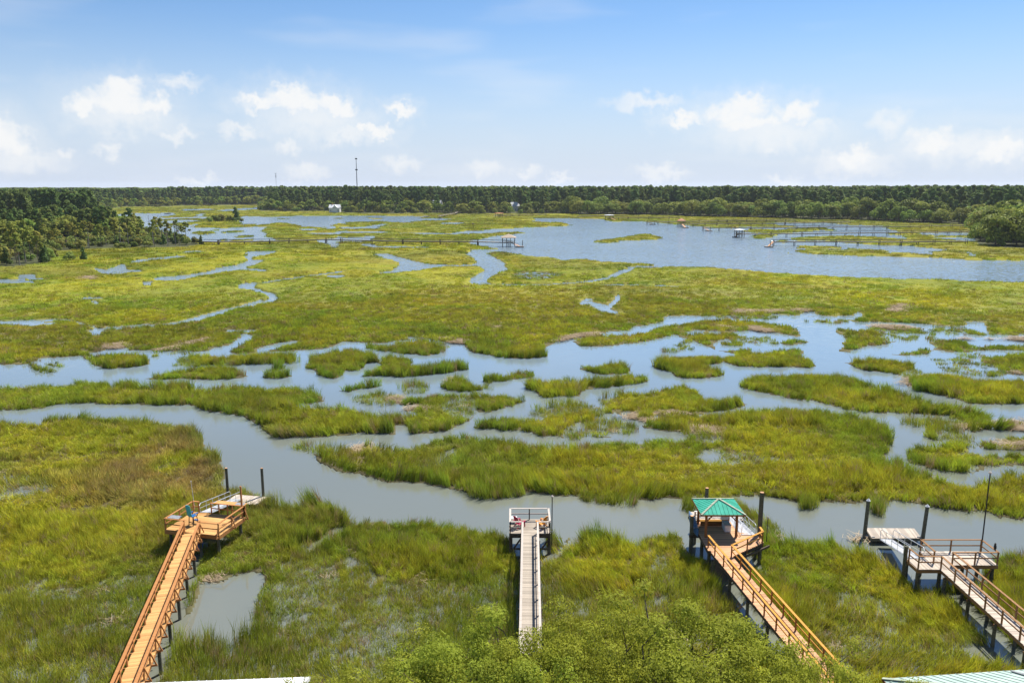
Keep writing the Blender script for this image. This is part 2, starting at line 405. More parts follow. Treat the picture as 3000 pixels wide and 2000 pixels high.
# S1 long strip
D('I 0,122 200,114 370,102 480,87 600,82 720,97 770,120 860,94 1000,102 1200,117 1400,132 1560,122 1900,132 2150,152 2230,180 2255,207 2220,232 2000,242 2150,252 2300,252 '
  'J 480,262 560,292 650,312 800,312 930,322 1000,302 1060,290 1060,250 880,262 870,202 1000,192 1100,182 1200,166 1400,166 1500,172 1740,192 1770,207 1700,242 1560,287 1480,302 1370,282 1395,318 1290,372 1250,397 1200,422 1060,442 960,447 930,402 850,392 850,442 800,462 600,457 300,472 0,477 '
  'I 1960,487 1880,472 1840,422 1760,382 1680,332 1560,302 1480,292 1350,267 1250,257 1100,252 950,247 800,247 550,242 350,262 150,287 0,307')
S('J 0,130 150,115 300,110 300,140 150,140'); S('J 535,205 620,170 800,150 870,190 830,250 700,260 560,230')
S('J 880,110 960,85 1060,100 1060,165 900,165')
S('J 1200,210 1390,210 1390,300 1300,340 1190,300')
D('J 420,140 560,105 750,95 765,115 620,150 480,165')
D('J 1120,125 1180,80 1280,55 1350,75 1400,105 1500,120 1510,140 1400,155 1250,155'); S('J 1440,100 1520,115 1510,145 1440,150')
D('J 1430,75 1550,35 1700,12 1790,25 1790,50 1650,80 1520,97')
D('J 1690,125 1740,100 1850,95 1900,80 1960,95 2070,95 2200,80 2352,65 K 480,60 600,50 715,60 712,95 560,112 400,140 290,150 240,190 100,202 J 1860,205 1800,170')
S('J 1920,75 1990,50 2070,55 2060,85 1930,90')
D('G 1630,765 1700,740 1760,755 1830,735 1990,750 2010,790 1950,815 1800,822 1690,790')
S('J 1780,280 1900,240 2100,225 2260,240 2260,330 2000,330 1800,330')
D('J 1370,370 1430,345 1600,335 1760,345 1880,335 2000,325 2150,335 2352,345 K 470,350 590,370 595,440 500,470 330,470 270,420 210,470 J 2050,470 1900,470 1750,440 1600,430 1500,415 1390,410')
S('J 2050,380 2352,370 K 600,370 610,440 560,470 300,460 J 2100,480 2000,470')
D('K 380,280 400,210 440,180 500,165 700,140 880,115 970,108 1050,135 1090,180 1100,205 1200,212 1350,205 1400,235 1350,265 1200,295 1000,302 800,300 740,320 720,352 640,335 580,300 500,300 440,305')
S('K 380,190 440,180 430,240 400,280 370,270')
# centre right islands
D('G 1600,577 1760,537 2000,527 2110,502 2260,472 2352,457 H 180,198 400,203 620,220 750,240 805,270 805,317 760,312 680,302 600,292 520,272 400,287 250,282 150,272 0,302 G 2250,557 2150,580 2000,602 1760,624 1640,630 1610,602')
S('H 120,180 600,175 600,200 300,195'); S('H 780,215 830,195 1000,195 1180,195 1300,215 1200,225 950,235')
D('H 1000,200 1180,190 1300,205 1500,195 1700,200 1700,235 1550,228 1300,222')
D('H 0,300 150,290 330,290 430,300 350,330 240,345 240,390 330,395 460,395 470,430 330,435 0,330')
S('H 300,345 400,310 560,310 680,330 680,370 500,380 300,385')
D('H 690,350 740,330 830,330 860,350 820,378 700,378')
D('H 270,465 400,440 550,420 650,400 820,395 830,440 900,485 925,510 880,535 700,532 560,535 440,530 350,515')
D('G 2110,745 2200,715 2352,690 H 0,455 150,450 270,460 280,500 200,520 240,540 300,560 300,590 200,605 60,612 G 2300,830 2250,800 2160,780')
S('G 2190,650 2300,600 2352,560 H 100,400 0,420 G 2250,670')
D('H 1030,255 1150,260 1250,280 1350,290 1500,315 1530,335 1400,370 1300,390 1150,428 1080,415 1100,370 1100,330 1040,290')
S('H 1350,290 1530,310 1720,310 1720,335 1530,345 1350,360'); S('H 1200,260 1500,250 1700,265 1700,300 1500,300 1250,285')
S('H 1700,260 1800,245 2000,265 2100,290 2200,300 2352,280 2352,310 2000,310 1750,320')
D('H 2080,190 2200,180 2352,185 2352,300 2200,300 2100,285 2090,240 2070,215')
D('H 1420,430 1600,400 1720,390 1750,410 1680,440 1550,452 1480,450')
D('H 1690,345 1800,335 1950,345 2060,380 2180,370 2352,360 2352,420 2200,420 2100,430 1950,430 1800,420 1740,400')
S('H 1730,465 1900,440 2100,440 2352,450 2352,560 2250,590 2050,585 1850,570 1770,520')
D('H 2190,430 2352,400 2352,520 2340,580 2230,570 2150,520')
D('H 1080,490 1180,475 1230,490 1300,462 1450,478 1560,500 1590,550 1580,600 1500,595 1400,570 1250,560 1150,515')
S('H 1480,580 1600,540 1660,570 1580,620')
D('H 1590,625 1620,590 1680,565 1750,570 1950,590 2150,610 2352,640 2352,780 2200,785 2000,780 1850,745 1700,715 1600,705 1560,665')
D('H 370,640 450,600 490,590 620,592 750,580 900,582 1050,590 1200,620 1300,650 1450,695 1560,735 1700,770 1850,805 2000,830 2110,850 2110,890 2130,965 1980,975 1940,900 1800,865 1600,855 1400,850 1250,845 1050,805 900,772 750,755 600,720 450,690')
S('H 1480,880 1600,860 1900,880 1960,930 1900,960 1700,950 1520,940')
D('H 1650,1000 1680,950 1850,960 1890,990 1850,1040 1720,1035')
S('H 1700,960 1900,950 2000,1010 1960,1070 1800,1050')
D('M 1500,172 1540,142 1680,127 1850,110 2000,150 2100,180 2352,197 2352,265 2200,272 2100,282 2060,312 1980,332 1800,317 1650,272 1540,242 1490,212')
D('H 2230,1000 2352,980 2352,1130 2300,1110 2250,1060')
D('H 2230,920 2300,905 2352,890 2352,950 2250,945')
# big right island and the long front marsh
D('K 700,365 740,335 800,312 1230,312 1300,302 1420,272 1550,270 1800,277 2000,302 2150,332 2300,372 H 1050,852 1200,882 1300,902 1380,942 1470,1002 1490,1027 1440,1062 1380,1112 1360,1142 1390,1176 '
  'M 1400,237 1480,252 1560,287 1650,302 1760,322 1850,347 1930,377 2020,372 2100,352 2200,352 2270,322 2352,302 2352,690 2250,640 2180,645 2100,600 1950,600 1850,585 1700,560 1550,530 1400,520 1200,530 900,525 850,550 790,540 700,500 500,490 '
  'K 1200,905 1150,900 1000,905 900,895 750,905 600,900 500,945 400,920 250,890 100,880 J 1990,880 2150,880 2000,890 1860,870 1700,835 1650,860 1500,880 1350,870 1200,840 1000,800 850,790 650,740 500,710 400,690 330,660 310,620 250,590 150,545 110,502 260,500 400,512 480,522 560,590 640,542 800,522 880,522 1000,502 1050,472 1200,452 1330,457 1450,482 1560,492 1700,512 1850,527 2000,532 2130,532 2200,512 2290,507 K 100,532 270,537 380,507 600,492 760,472 900,482 950,470 900,440 800,430 640,400 650,370')
S('J 110,500 260,500 420,512 500,560 480,600 330,600 200,570'); S('J 960,640 1100,600 1240,545 1300,560 1280,620 1150,700 1060,720 980,680')
S('K 1050,565 1200,560 1500,610 1900,620 1960,640 1700,660 1300,655 1120,660'); S('K 920,455 1200,450 1220,490 1060,530 1000,480')
W('K 1050,575 1150,570 1190,600 1120,640 1070,600')
S('J 1350,860 1500,880 1700,835 1720,880 1400,895'); S('K 250,890 500,920 620,900 600,945 350,940'); S('M 790,540 900,525 860,575 800,575'); S('M 1340,520 1420,515 1420,600 1360,600')
# --- the near marsh
S('L 0,440 200,440 500,500 900,450 1100,440 1090,600 1000,800 800,1176 0,1176'); S('L 1180,600 1290,650 1240,830 1060,1000 1010,1176 2352,1176 2352,500 1950,480 1830,500 1760,700 1500,900')
S('N 0,160 200,230 500,230 900,250 1180,330 1160,941 0,941'); S('N 1390,240 1600,300 2000,320 2352,250 2352,941 1390,941')
S('O 0,200 200,300 420,330 600,560 600,855 0,855'); S('O 850,300 1000,300 1250,280 1450,330 1700,500 1900,540 2150,560 2160,760 2000,800 1300,800 1000,560')
S('I 0,700 60,720 90,900 0,940')
D('L 330,480 560,480 620,500 400,520'); D('L 1180,480 1290,480 1360,500 1350,600 1280,680 1200,700')
W('L 1400,450 1480,462 1560,438 1780,428 1775,520 1755,600 1748,680 1752,760 1690,800 1640,850 1560,880 1480,848 1400,850 1280,900 1240,830 1290,740 1340,680 1370,560')
ditch('L 1960,400 2020,340 2120,270 2230,190 2352,110', 13); S('L 1960,400 2010,330 2090,270 2130,320 2060,410')
ditch('Q 1640,930 1400,1080 1020,1250', 14)
W('O 2160,610 2230,570 2300,650 2352,700 2352,800 2250,720')
S('N 1130,300 1230,250 1235,700 1150,700')
S('P 2000,1440 2240,1500 2310,1560 2240,1590 2160,1580 2060,1560')
W('P 1990,1530 2060,1520 2130,1575 2220,1540 2250,1570 2180,1590 2120,1620 2050,1590')
# dead reed mats
R('F 720,632 780,612 870,612 860,636'); R('F 1060,645 1140,638 1280,605 1430,578 1400,602 1200,642'); R('F 578,160 600,148 645,156 640,174')
R('G 650,580 720,565 830,590 820,604'); R('G 1460,592 1540,560 1740,533 1745,547 1560,572'); R('J 1085,130 1130,115 1185,80 1250,70 1248,115 1180,120 1130,142')
R('J 880,292 950,270 1060,248 1062,287 960,302'); R('J 530,580 640,515 780,500 790,515 670,550 560,602'); R('J 540,655 600,618 618,640 585,685 545,675')
R('J 808,200 862,193 870,245 830,235'); R('K 945,420 1000,383 1100,410 1160,388 1210,420 1180,448 1000,448'); R('K 478,305 600,315 695,358 640,364 520,325')
R('K 740,305 900,305 1000,305 1000,314 760,318'); R('H 140,272 260,252 335,275 330,285 150,285'); R('H 440,262 560,262 640,290 560,292'); R('H 325,150 370,122 400,145 850,137 855,147 430,163')
R('H 1430,155 1490,108 1532,113 1500,148'); R('H 1538,650 1580,613 1595,640 1572,668'); R('H 2000,1050 2130,1000 2230,985 2232,1060 2345,1132 2240,1095 2100,1085')
R('H 2240,560 2312,563 2300,580'); R('H 2130,930 2300,910 2352,950 2200,965'); R('L 1290,440 1400,410 1560,440 1500,470 1380,450'); R('H 1250,250 1450,245 1640,280 1560,285'); R('H 2190,330 2352,325 2352,345 2200,345')
R('J 1850,125 1920,125 1920,150 1850,150'); R('G 1060,497 1085,490 1080,503 1062,506'); R('M 1120,715 1230,770 1180,800 1130,760')

MX0, MX1, MY0, MY1, MS = -900.0, 3900.0, 553.0, 2900.0, 1.5
MW, MH = int((MX1 - MX0) / MS), int((MY1 - MY0) / MS)


def smooth(pts, n=3):
    """Catmull-Rom through the points so that the banks run in curves"""
    P = np.array(pts, float); k = len(P)
    if k < 5: n = 4
    a, b, c_, d = np.roll(P, 1, 0), P, np.roll(P, -1, 0), np.roll(P, -2, 0)
    out = []
    for t in np.arange(n) / n:
        out.append(.5 * (2 * b + (c_ - a) * t + (2 * a - 5 * b + 4 * c_ - d) * t * t * .8 + (3 * b - a - 3 * c_ + d) * t ** 3 * .8))
    return np.stack(out, 1).reshape(-1, 2)


def rasterise():
    g = np.full((MH, MW), DENSE, np.uint8)
    for val, pts in MAP:
        p = smooth(pts)
        X = (p[:, 0] - MX0) / MS; Y = (p[:, 1] - MY0) / MS
        X2, Y2 = np.roll(X, -1), np.roll(Y, -1)
        r0, r1 = max(0, int(Y.min())), min(MH - 1, int(Y.max()) + 1)
        for r in range(r0, r1 + 1):
            yc = r + .5
            hit = (Y <= yc) != (Y2 <= yc)
            if not hit.any(): continue
            xs = np.sort(X[hit] + (yc - Y[hit]) / (Y2[hit] - Y[hit]) * (X2[hit] - X[hit]))
            for i in range(0, len(xs) - 1, 2):
                a, b = max(0, int(xs[i] + .5)), min(MW, int(xs[i + 1] + .5))
                if b > a: g[r, a:b] = val
    return g


GRID = rasterise()


def vnoise(x, y, wl, seed=0):
    """smooth value noise in the plane, 0..1"""
    r = np.random.default_rng(seed); T = r.random((128, 128))
    X, Y = np.asarray(x) / wl + 64.3, np.asarray(y) / wl + 17.7
    i, j = np.floor(X).astype(int), np.floor(Y).astype(int); fx, fy = X - i, Y - j
    fx, fy = fx * fx * (3 - 2 * fx), fy * fy * (3 - 2 * fy)
    g = lambda a, b: T[a % 128, b % 128]
    return (g(i, j) * (1 - fx) + g(i + 1, j) * fx) * (1 - fy) + (g(i, j + 1) * (1 - fx) + g(i + 1, j + 1) * fx) * fy


def fbm(x, y, wl, seed=0, oct=3):
    s = 0; a = 1; t = 0
    for k in range(oct):
        s = s + a * vnoise(x, y, wl / 2 ** k, seed + k); t += a; a *= .5
    return s / t


def look(px, py):
    i = ((np.asarray(px) - MX0) / MS).astype(int); j = ((np.asarray(py) - MY0) / MS).astype(int)
    ok = (j >= 0) & (j < MH)
    return np.where(ok, GRID[np.clip(j, 0, MH - 1), np.clip(i, 0, MW - 1)], DENSE)


def marsh_class(x, y, top=.50):
    """what grows at a ground point; ragged banks"""
    wx = (fbm(x, y, 5.0, 40, 3) - .5) * 2.0; wy = (fbm(x, y, 5.0, 50, 3) - .5) * 2.0
    a = look(*pr(x + wx, y + wy, 0.0)); b = look(*pr(x + wx, y + wy, top)); b = np.where(look(*pr(x + wx, y + wy, top * .45)) == WATER, WATER, b)
    c = np.where((a == WATER) | (a == DITCH), WATER, np.where(b == WATER, WATER, a))
    wr = (a == WRACK) & (fbm(x, y, 3.0, 140, 2) > .42)
    return np.where(wr, WRACK, np.where(c == WRACK, DENSE, c))


# solid land under the woods, and the shore by the camera
LAND = [zp('A 0,842 120,840 300,814 440,804 480,702 640,690 900,680 1200,672 1560,669 1745,644 1600,600 1400,560 1000,480 900,440 700,430 400,415 390,330 600,326 980,332 1000,322 1600,310 2200,300 '
           'B 880,575 890,640 1370,645 1400,641 1500,637 1700,652 2000,662 2352,664 C 400,322 780,326 1200,327 1700,327 2352,332 D 600,335 1100,345 1240,352 2140,372 2352,382 '
           'E 500,270 990,272 1400,292 1950,314 1960,387 2000,464 2200,494 2352,507'),
        ]
LAND[0] = LAND[0] + [(3900, 556), (-900, 556)]


def rast_poly(pts):
    g = np.zeros((MH, MW), bool); p = np.array(pts); X = (p[:, 0] - MX0) / MS; Y = (p[:, 1] - MY0) / MS; X2, Y2 = np.roll(X, -1), np.roll(Y, -1)
    for r in range(max(0, int(Y.min())), min(MH - 1, int(Y.max()) + 1) + 1):
        yc = r + .5; hit = (Y <= yc) != (Y2 <= yc)
        if hit.any():
            xs = np.sort(X[hit] + (yc - Y[hit]) / (Y2[hit] - Y[hit]) * (X2[hit] - X[hit]))
            for i in range(0, len(xs) - 1, 2): g[r, max(0, int(xs[i] + .5)):max(0, int(xs[i + 1] + .5))] = True
    return g


LG = rast_poly(LAND[0]); LG[:3] = True


def on_land(x, y):
    px, py = pr(x, y, 0.0)
    i = ((px - MX0) / MS).astype(int); j = ((py - MY0) / MS).astype(int)
    far = (j < 3) & (y > 100)
    v = LG[np.clip(j, 0, MH - 1), np.clip(i, 0, MW - 1)] & (y > 60)
    edge = (np.abs(x) > y * 1.02) & (y > 200)
    return v | far | edge | ((y < 37 - .04 * x + (fbm(x, y, 7, 3) - .5) * 4))


def sstep(x, a, b):
    t = np.clip((x - a) / (b - a), 0, 1); return t * t * (3 - 2 * t)


# where the docks stand nothing grows
WALKS = [(-26.62, 62.1, -20.7, 35.6, .95), (1.5, 62.0, .90, 34.0, .92), (16.38, 58.6, 19.05, 36.6, .95), (32.92, 55.65, 32.70, 34.5, .98), (31.3, 57.3, 31.95, 63.6, .8)]
BLOCKS = [(-26.6, 64.7, 3.6, 2.0, -13), (-25.65, 72.8, 3.6, 2.1, -11), (1.5, 63.4, 3.7, 3.2, 0), (17.2, 61.5, 3.5, 6.0, 0), (19.2, 60.3, 2.4, 3.0, 0), (18.2, 67.3, 6.4, 6.6, 0), (34.6, 57.4, 5.0, 2.9, 0), (31.4, 56.6, 1.9, 2.1, 0), (33.2, 65.05, 5.0, 2.5, 0)]


def under_dock(x, y):
    hit = np.zeros(np.shape(x), bool)
    for (x0, y0, x1, y1, w) in WALKS:
        dx, dy = x1 - x0, y1 - y0; L2 = dx * dx + dy * dy; t = ((x - x0) * dx + (y - y0) * dy) / L2
        hit |= (t > 0) & (t < 1) & (np.abs((x - x0) * dy - (y - y0) * dx) / math.sqrt(L2) < w + .25 * (vnoise(x, y, .9, 61) - .5))
    for (cx, cy, w, d, a) in BLOCKS:
        a = math.radians(a); u = (x - cx) * math.cos(a) + (y - cy) * math.sin(a); v = -(x - cx) * math.sin(a) + (y - cy) * math.cos(a)
        hit |= (np.abs(u) < w / 2) & (np.abs(v) < d / 2)
    return hit


# ---------------------------------------------------------------- ground: one sheet to the horizon
def build_ground():
    pys = np.concatenate([np.linspace(2850, 1100, 330), np.linspace(1096, 640, 170), np.linspace(638, 559, 50)])
    rr = np.array([un(1500, p).y for p in pys]); rr = np.concatenate([[4.0, 10.0], rr[rr < 6900], [7000.0]])
    fine = np.linspace(-45, 45, 640); rest = np.linspace(45, 315, 32)[1:-1]
    ang = np.radians(np.concatenate([fine, rest]))
    A, Rr = np.meshgrid(ang, rr)
    x, y = Rr * np.sin(A), Rr * np.cos(A)
    front = (np.abs(A) < .79) & (y > 5)
    c = np.where(front, marsh_class(x, y), DENSE); land = np.where(front, on_land(x, y), True)
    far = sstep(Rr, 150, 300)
    hgt = .45 * far * (.55 + .9 * fbm(x, y, 22, 8))
    z = np.select([c == WATER, c == SPARSE, c == WRACK], [-.9, -.10, .12], .05 + hgt)
    z = np.where(under_dock(x, y), np.minimum(z, -.12), z)
    z = np.where(land, np.maximum(.5 + .4 * fbm(x, y, 30, 60) + 2.0 * sstep(Rr, 700, 1500), z), z)
    z = np.where(Rr > 6000, 2.0, z)
    n, m = z.shape
    V = np.stack([x, y, z], -1).reshape(-1, 3)
    I = np.arange(n * m).reshape(n, m); J = np.roll(I, -1, 1)
    Fq = np.stack([I[:-1], J[:-1], J[1:], I[1:]], -1).reshape(-1, 4)
    me = bpy.data.meshes.new('ground')
    me.vertices.add(len(V)); me.vertices.foreach_set('co', V.ravel())
    me.loops.add(Fq.size); me.loops.foreach_set('vertex_index', Fq[:, ::-1].ravel().astype(np.int32))
    me.polygons.add(len(Fq)); me.polygons.foreach_set('loop_start', np.arange(0, Fq.size, 4, dtype=np.int32)); me.polygons.foreach_set('loop_total', np.full(len(Fq), 4, np.int32))
    me.update(); me.validate()
    me.polygons.foreach_set('use_smooth', np.ones(len(me.polygons), bool))
    # what the soil carries: mud, grass sod, dead reed, leaf litter
    mud = np.array([.075, .062, .042]); reed = np.array([.22, .17, .11]); litter = np.array([.06, .065, .028])
    colr = np.empty(z.shape + (3,)); colr[:] = mud
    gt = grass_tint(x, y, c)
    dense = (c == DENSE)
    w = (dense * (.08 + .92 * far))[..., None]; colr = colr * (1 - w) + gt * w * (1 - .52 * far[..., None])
    colr[c == WRACK] = reed
    colr[land & (Rr > 60)] = litter; colr[land & (Rr <= 60)] = (.09, .085, .045)
    fl = sstep(Rr, 60, 200)[..., None] * (land & (Rr > 60))[..., None]
    at = me.color_attributes.new('soil', 'FLOAT_COLOR', 'POINT')
    at.data.foreach_set('color', np.concatenate([colr, np.ones(z.shape + (1,))], -1).ravel())
    mt, t, b = mat('marsh_soil')
    a = N(t, 'ShaderNodeAttribute'); a.attribute_name = 'soil'
    nz = N(t, 'ShaderNodeTexNoise'); nz.inputs['Scale'].default_value = .7; nz.inputs['Detail'].default_value = 6
    tc = N(t, 'ShaderNodeTexCoord'); t.links.new(tc.outputs['Object'], nz.inputs['Vector'])
    mr = N(t, 'ShaderNodeMapRange'); mr.inputs[1].default_value = .3; mr.inputs[2].default_value = .7; mr.inputs[3].default_value = .75; mr.inputs[4].default_value = 1.25; t.links.new(nz.outputs[0], mr.inputs[0])
    hv = N(t, 'ShaderNodeHueSaturation'); t.links.new(mr.outputs[0], hv.inputs['Value']); t.links.new(a.outputs['Color'], hv.inputs['Color']); t.links.new(hv.outputs[0], b.inputs['Base Color'])
    b.inputs['Roughness'].default_value = .9; b.inputs['Specular IOR Level'].default_value = .1
    o = link('ground', me, mt); tag(o, 'muddy marsh ground with creek beds and wooded shores', kind='structure')


def grass_tint(x, y, c, edge=None):
    """colour of the cordgrass stand: yellow-green, greener on creek banks, rusty where it has browned"""
    r = np.hypot(x, y)
    n1 = fbm(x, y * .55, 38, 20, 3); n2 = fbm(x, y, 9, 30, 3); n3 = fbm(x * .8, y * 1.5, 60, 70, 2)
    yel = np.array([.500, .480, .036]); grn = np.array([.225, .350, .030]); brn = np.array([.440, .310, .105]); olv = np.array([.375, .405, .036])
    t1 = sstep(n1, .36, .62)[..., None]
    col = olv * (1 - t1) + yel * t1
    col = col * (1 - .55 * sstep(n2, .5, .75)[..., None]) + grn * .55 * sstep(n2, .5, .75)[..., None]
    bz = np.exp(-(((x + 33) / 20) ** 2 + ((y - 84) / 17) ** 2))           # the browned stand on the near left
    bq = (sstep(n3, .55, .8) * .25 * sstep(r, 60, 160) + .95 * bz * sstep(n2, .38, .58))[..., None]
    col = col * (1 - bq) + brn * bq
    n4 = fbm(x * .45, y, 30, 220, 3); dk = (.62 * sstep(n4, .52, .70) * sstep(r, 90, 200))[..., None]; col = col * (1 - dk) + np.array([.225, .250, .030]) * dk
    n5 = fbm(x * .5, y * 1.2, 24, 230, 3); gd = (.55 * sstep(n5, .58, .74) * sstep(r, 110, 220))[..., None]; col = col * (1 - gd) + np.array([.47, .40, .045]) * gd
    if edge is not None:
        e = np.clip(edge * 1.3, 0, 1)[..., None] * .8
        col = col * (1 - e) + grn * e
    sp = (c == SPARSE)[..., None]
    col = np.where(sp, col * .45 + np.array([.310, .335, .045]) * .55, col)
    return col * (.76 + .30 * vnoise(x, y, 3.0, 91))[..., None]


# ---------------------------------------------------------------- water
def build_water():
    mt, t, b = mat('tidal_water')
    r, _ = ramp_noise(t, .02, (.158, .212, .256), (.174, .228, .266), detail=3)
    # silt greys the near creek; sky reflection is painted into the lagoon's bluer base
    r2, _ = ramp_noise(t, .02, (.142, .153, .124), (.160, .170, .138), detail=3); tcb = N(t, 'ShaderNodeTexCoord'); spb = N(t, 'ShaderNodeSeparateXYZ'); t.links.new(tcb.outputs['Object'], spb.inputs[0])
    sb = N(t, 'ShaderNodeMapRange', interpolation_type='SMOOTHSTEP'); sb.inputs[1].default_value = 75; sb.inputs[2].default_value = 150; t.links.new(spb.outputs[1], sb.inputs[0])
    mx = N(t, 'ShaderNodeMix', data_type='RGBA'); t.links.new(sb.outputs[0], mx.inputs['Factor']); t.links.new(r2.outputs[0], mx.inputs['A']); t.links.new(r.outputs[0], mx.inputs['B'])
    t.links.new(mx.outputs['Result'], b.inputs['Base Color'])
    b.inputs['IOR'].default_value = 1.85; b.inputs['Specular IOR Level'].default_value = .5
    tc = N(t, 'ShaderNodeTexCoord')
    mp = N(t, 'ShaderNodeMapping'); mp.inputs['Scale'].default_value = (.8, 1.3, 1); t.links.new(tc.outputs['Object'], mp.inputs[0])
    n1 = N(t, 'ShaderNodeTexNoise'); n1.inputs['Scale'].default_value = 1.1; n1.inputs['Detail'].default_value = 5; n1.inputs['Roughness'].default_value = .55; t.links.new(mp.outputs[0], n1.inputs['Vector'])
    # breezy patches: the open river is ruffled, the sheltered creeks lie smooth
    n2 = N(t, 'ShaderNodeTexNoise'); n2.inputs['Scale'].default_value = .012; n2.inputs['Detail'].default_value = 4
    m2 = N(t, 'ShaderNodeMapping'); m2.inputs['Scale'].default_value = (.5, 1, 1); t.links.new(tc.outputs['Object'], m2.inputs[0]); t.links.new(m2.outputs[0], n2.inputs['Vector'])
    sp = N(t, 'ShaderNodeSeparateXYZ'); t.links.new(tc.outputs['Object'], sp.inputs[0])
    fr = N(t, 'ShaderNodeMapRange', interpolation_type='SMOOTHSTEP'); fr.inputs[1].default_value = 130; fr.inputs[2].default_value = 330; fr.inputs[3].default_value = .05; fr.inputs[4].default_value = 2.1; t.links.new(sp.outputs[1], fr.inputs[0])
    pm = N(t, 'ShaderNodeMapRange'); pm.inputs[1].default_value = .35; pm.inputs[2].default_value = .65; pm.inputs[3].default_value = .6; pm.inputs[4].default_value = 1.25; t.links.new(n2.outputs[0], pm.inputs[0])
    mu = N(t, 'ShaderNodeMath', operation='MULTIPLY'); t.links.new(fr.outputs[0], mu.inputs[0]); t.links.new(pm.outputs[0], mu.inputs[1])
    rg = N(t, 'ShaderNodeMapRange', interpolation_type='SMOOTHSTEP'); rg.inputs[1].default_value = 90; rg.inputs[2].default_value = 330; rg.inputs[3].default_value = .05; rg.inputs[4].default_value = .14; t.links.new(sp.outputs[1], rg.inputs[0]); t.links.new(rg.outputs[0], b.inputs['Roughness'])
    # wave slopes as normals
    n3 = N(t, 'ShaderNodeTexNoise'); n3.inputs['Scale'].default_value = .75; n3.inputs['Detail'].default_value = 5; n3.inputs['Roughness'].default_value = .72; t.links.new(mp.outputs[0], n3.inputs['Vector'])
    sb2 = N(t, 'ShaderNodeVectorMath', operation='SUBTRACT'); sb2.inputs[1].default_value = (.5, .5, .5); t.links.new(n3.outputs['Color'], sb2.inputs[0])
    sc2 = N(t, 'ShaderNodeVectorMath', operation='SCALE'); t.links.new(sb2.outputs[0], sc2.inputs[0]); t.links.new(mu.outputs[0], sc2.inputs['Scale'])
    fl = N(t, 'ShaderNodeVectorMath', operation='MULTIPLY'); fl.inputs[1].default_value = (1, 1, 0); t.links.new(sc2.outputs[0], fl.inputs[0])
    ad = N(t, 'ShaderNodeVectorMath', operation='ADD'); ad.inputs[1].default_value = (0, 0, 1); t.links.new(fl.outputs[0], ad.inputs[0])
    nm = N(t, 'ShaderNodeVectorMath', operation='NORMALIZE'); t.links.new(ad.outputs[0], nm.inputs[0])
    t.links.new(nm.outputs[0], b.inputs['Normal'])
    me = mesh_np('water', [(-3000, 20, 0), (3000, 20, 0), (3000, 3500, 0), (-3000, 3500, 0)], [(0, 1, 2, 3)])
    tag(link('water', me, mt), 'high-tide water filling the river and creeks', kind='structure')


# ---------------------------------------------------------------- grass
def tuft_mesh(name, n, rad, h, w, lean, seed, segs=2):
    r = random.Random(seed); V = []; Fc = []
    for _ in range(n):
        a = r.uniform(0, 2 * math.pi); d = rad * math.sqrt(r.random())
        bx, by = d * math.cos(a), d * math.sin(a); hh = h * r.uniform(.6, 1.15); ww = w * r.uniform(.7, 1.3)
        la = r.uniform(0, 2 * math.pi); ln = lean * r.uniform(.2, 1.4) * hh
        fa = r.uniform(0, math.pi); cx, cy = math.cos(fa) * ww / 2, math.sin(fa) * ww / 2
        k = len(V)
        for s in range(segs):
            q = s / segs; ox, oy = bx + math.cos(la) * ln * q * q, by + math.sin(la) * ln * q * q; ws = 1 - .3 * q
            V += [(ox - cx * ws, oy - cy * ws, hh * q), (ox + cx * ws, oy + cy * ws, hh * q)]
            if s: Fc.append((k + 2 * s - 2, k + 2 * s - 1, k + 2 * s + 1, k + 2 * s))
        V.append((bx + math.cos(la) * ln, by + math.sin(la) * ln, hh * (1 - .25 * lean * r.random())))
        Fc.append((k + 2 * segs - 2, k + 2 * segs - 1, len(V) - 1))
    return mesh_np(name, V, Fc)


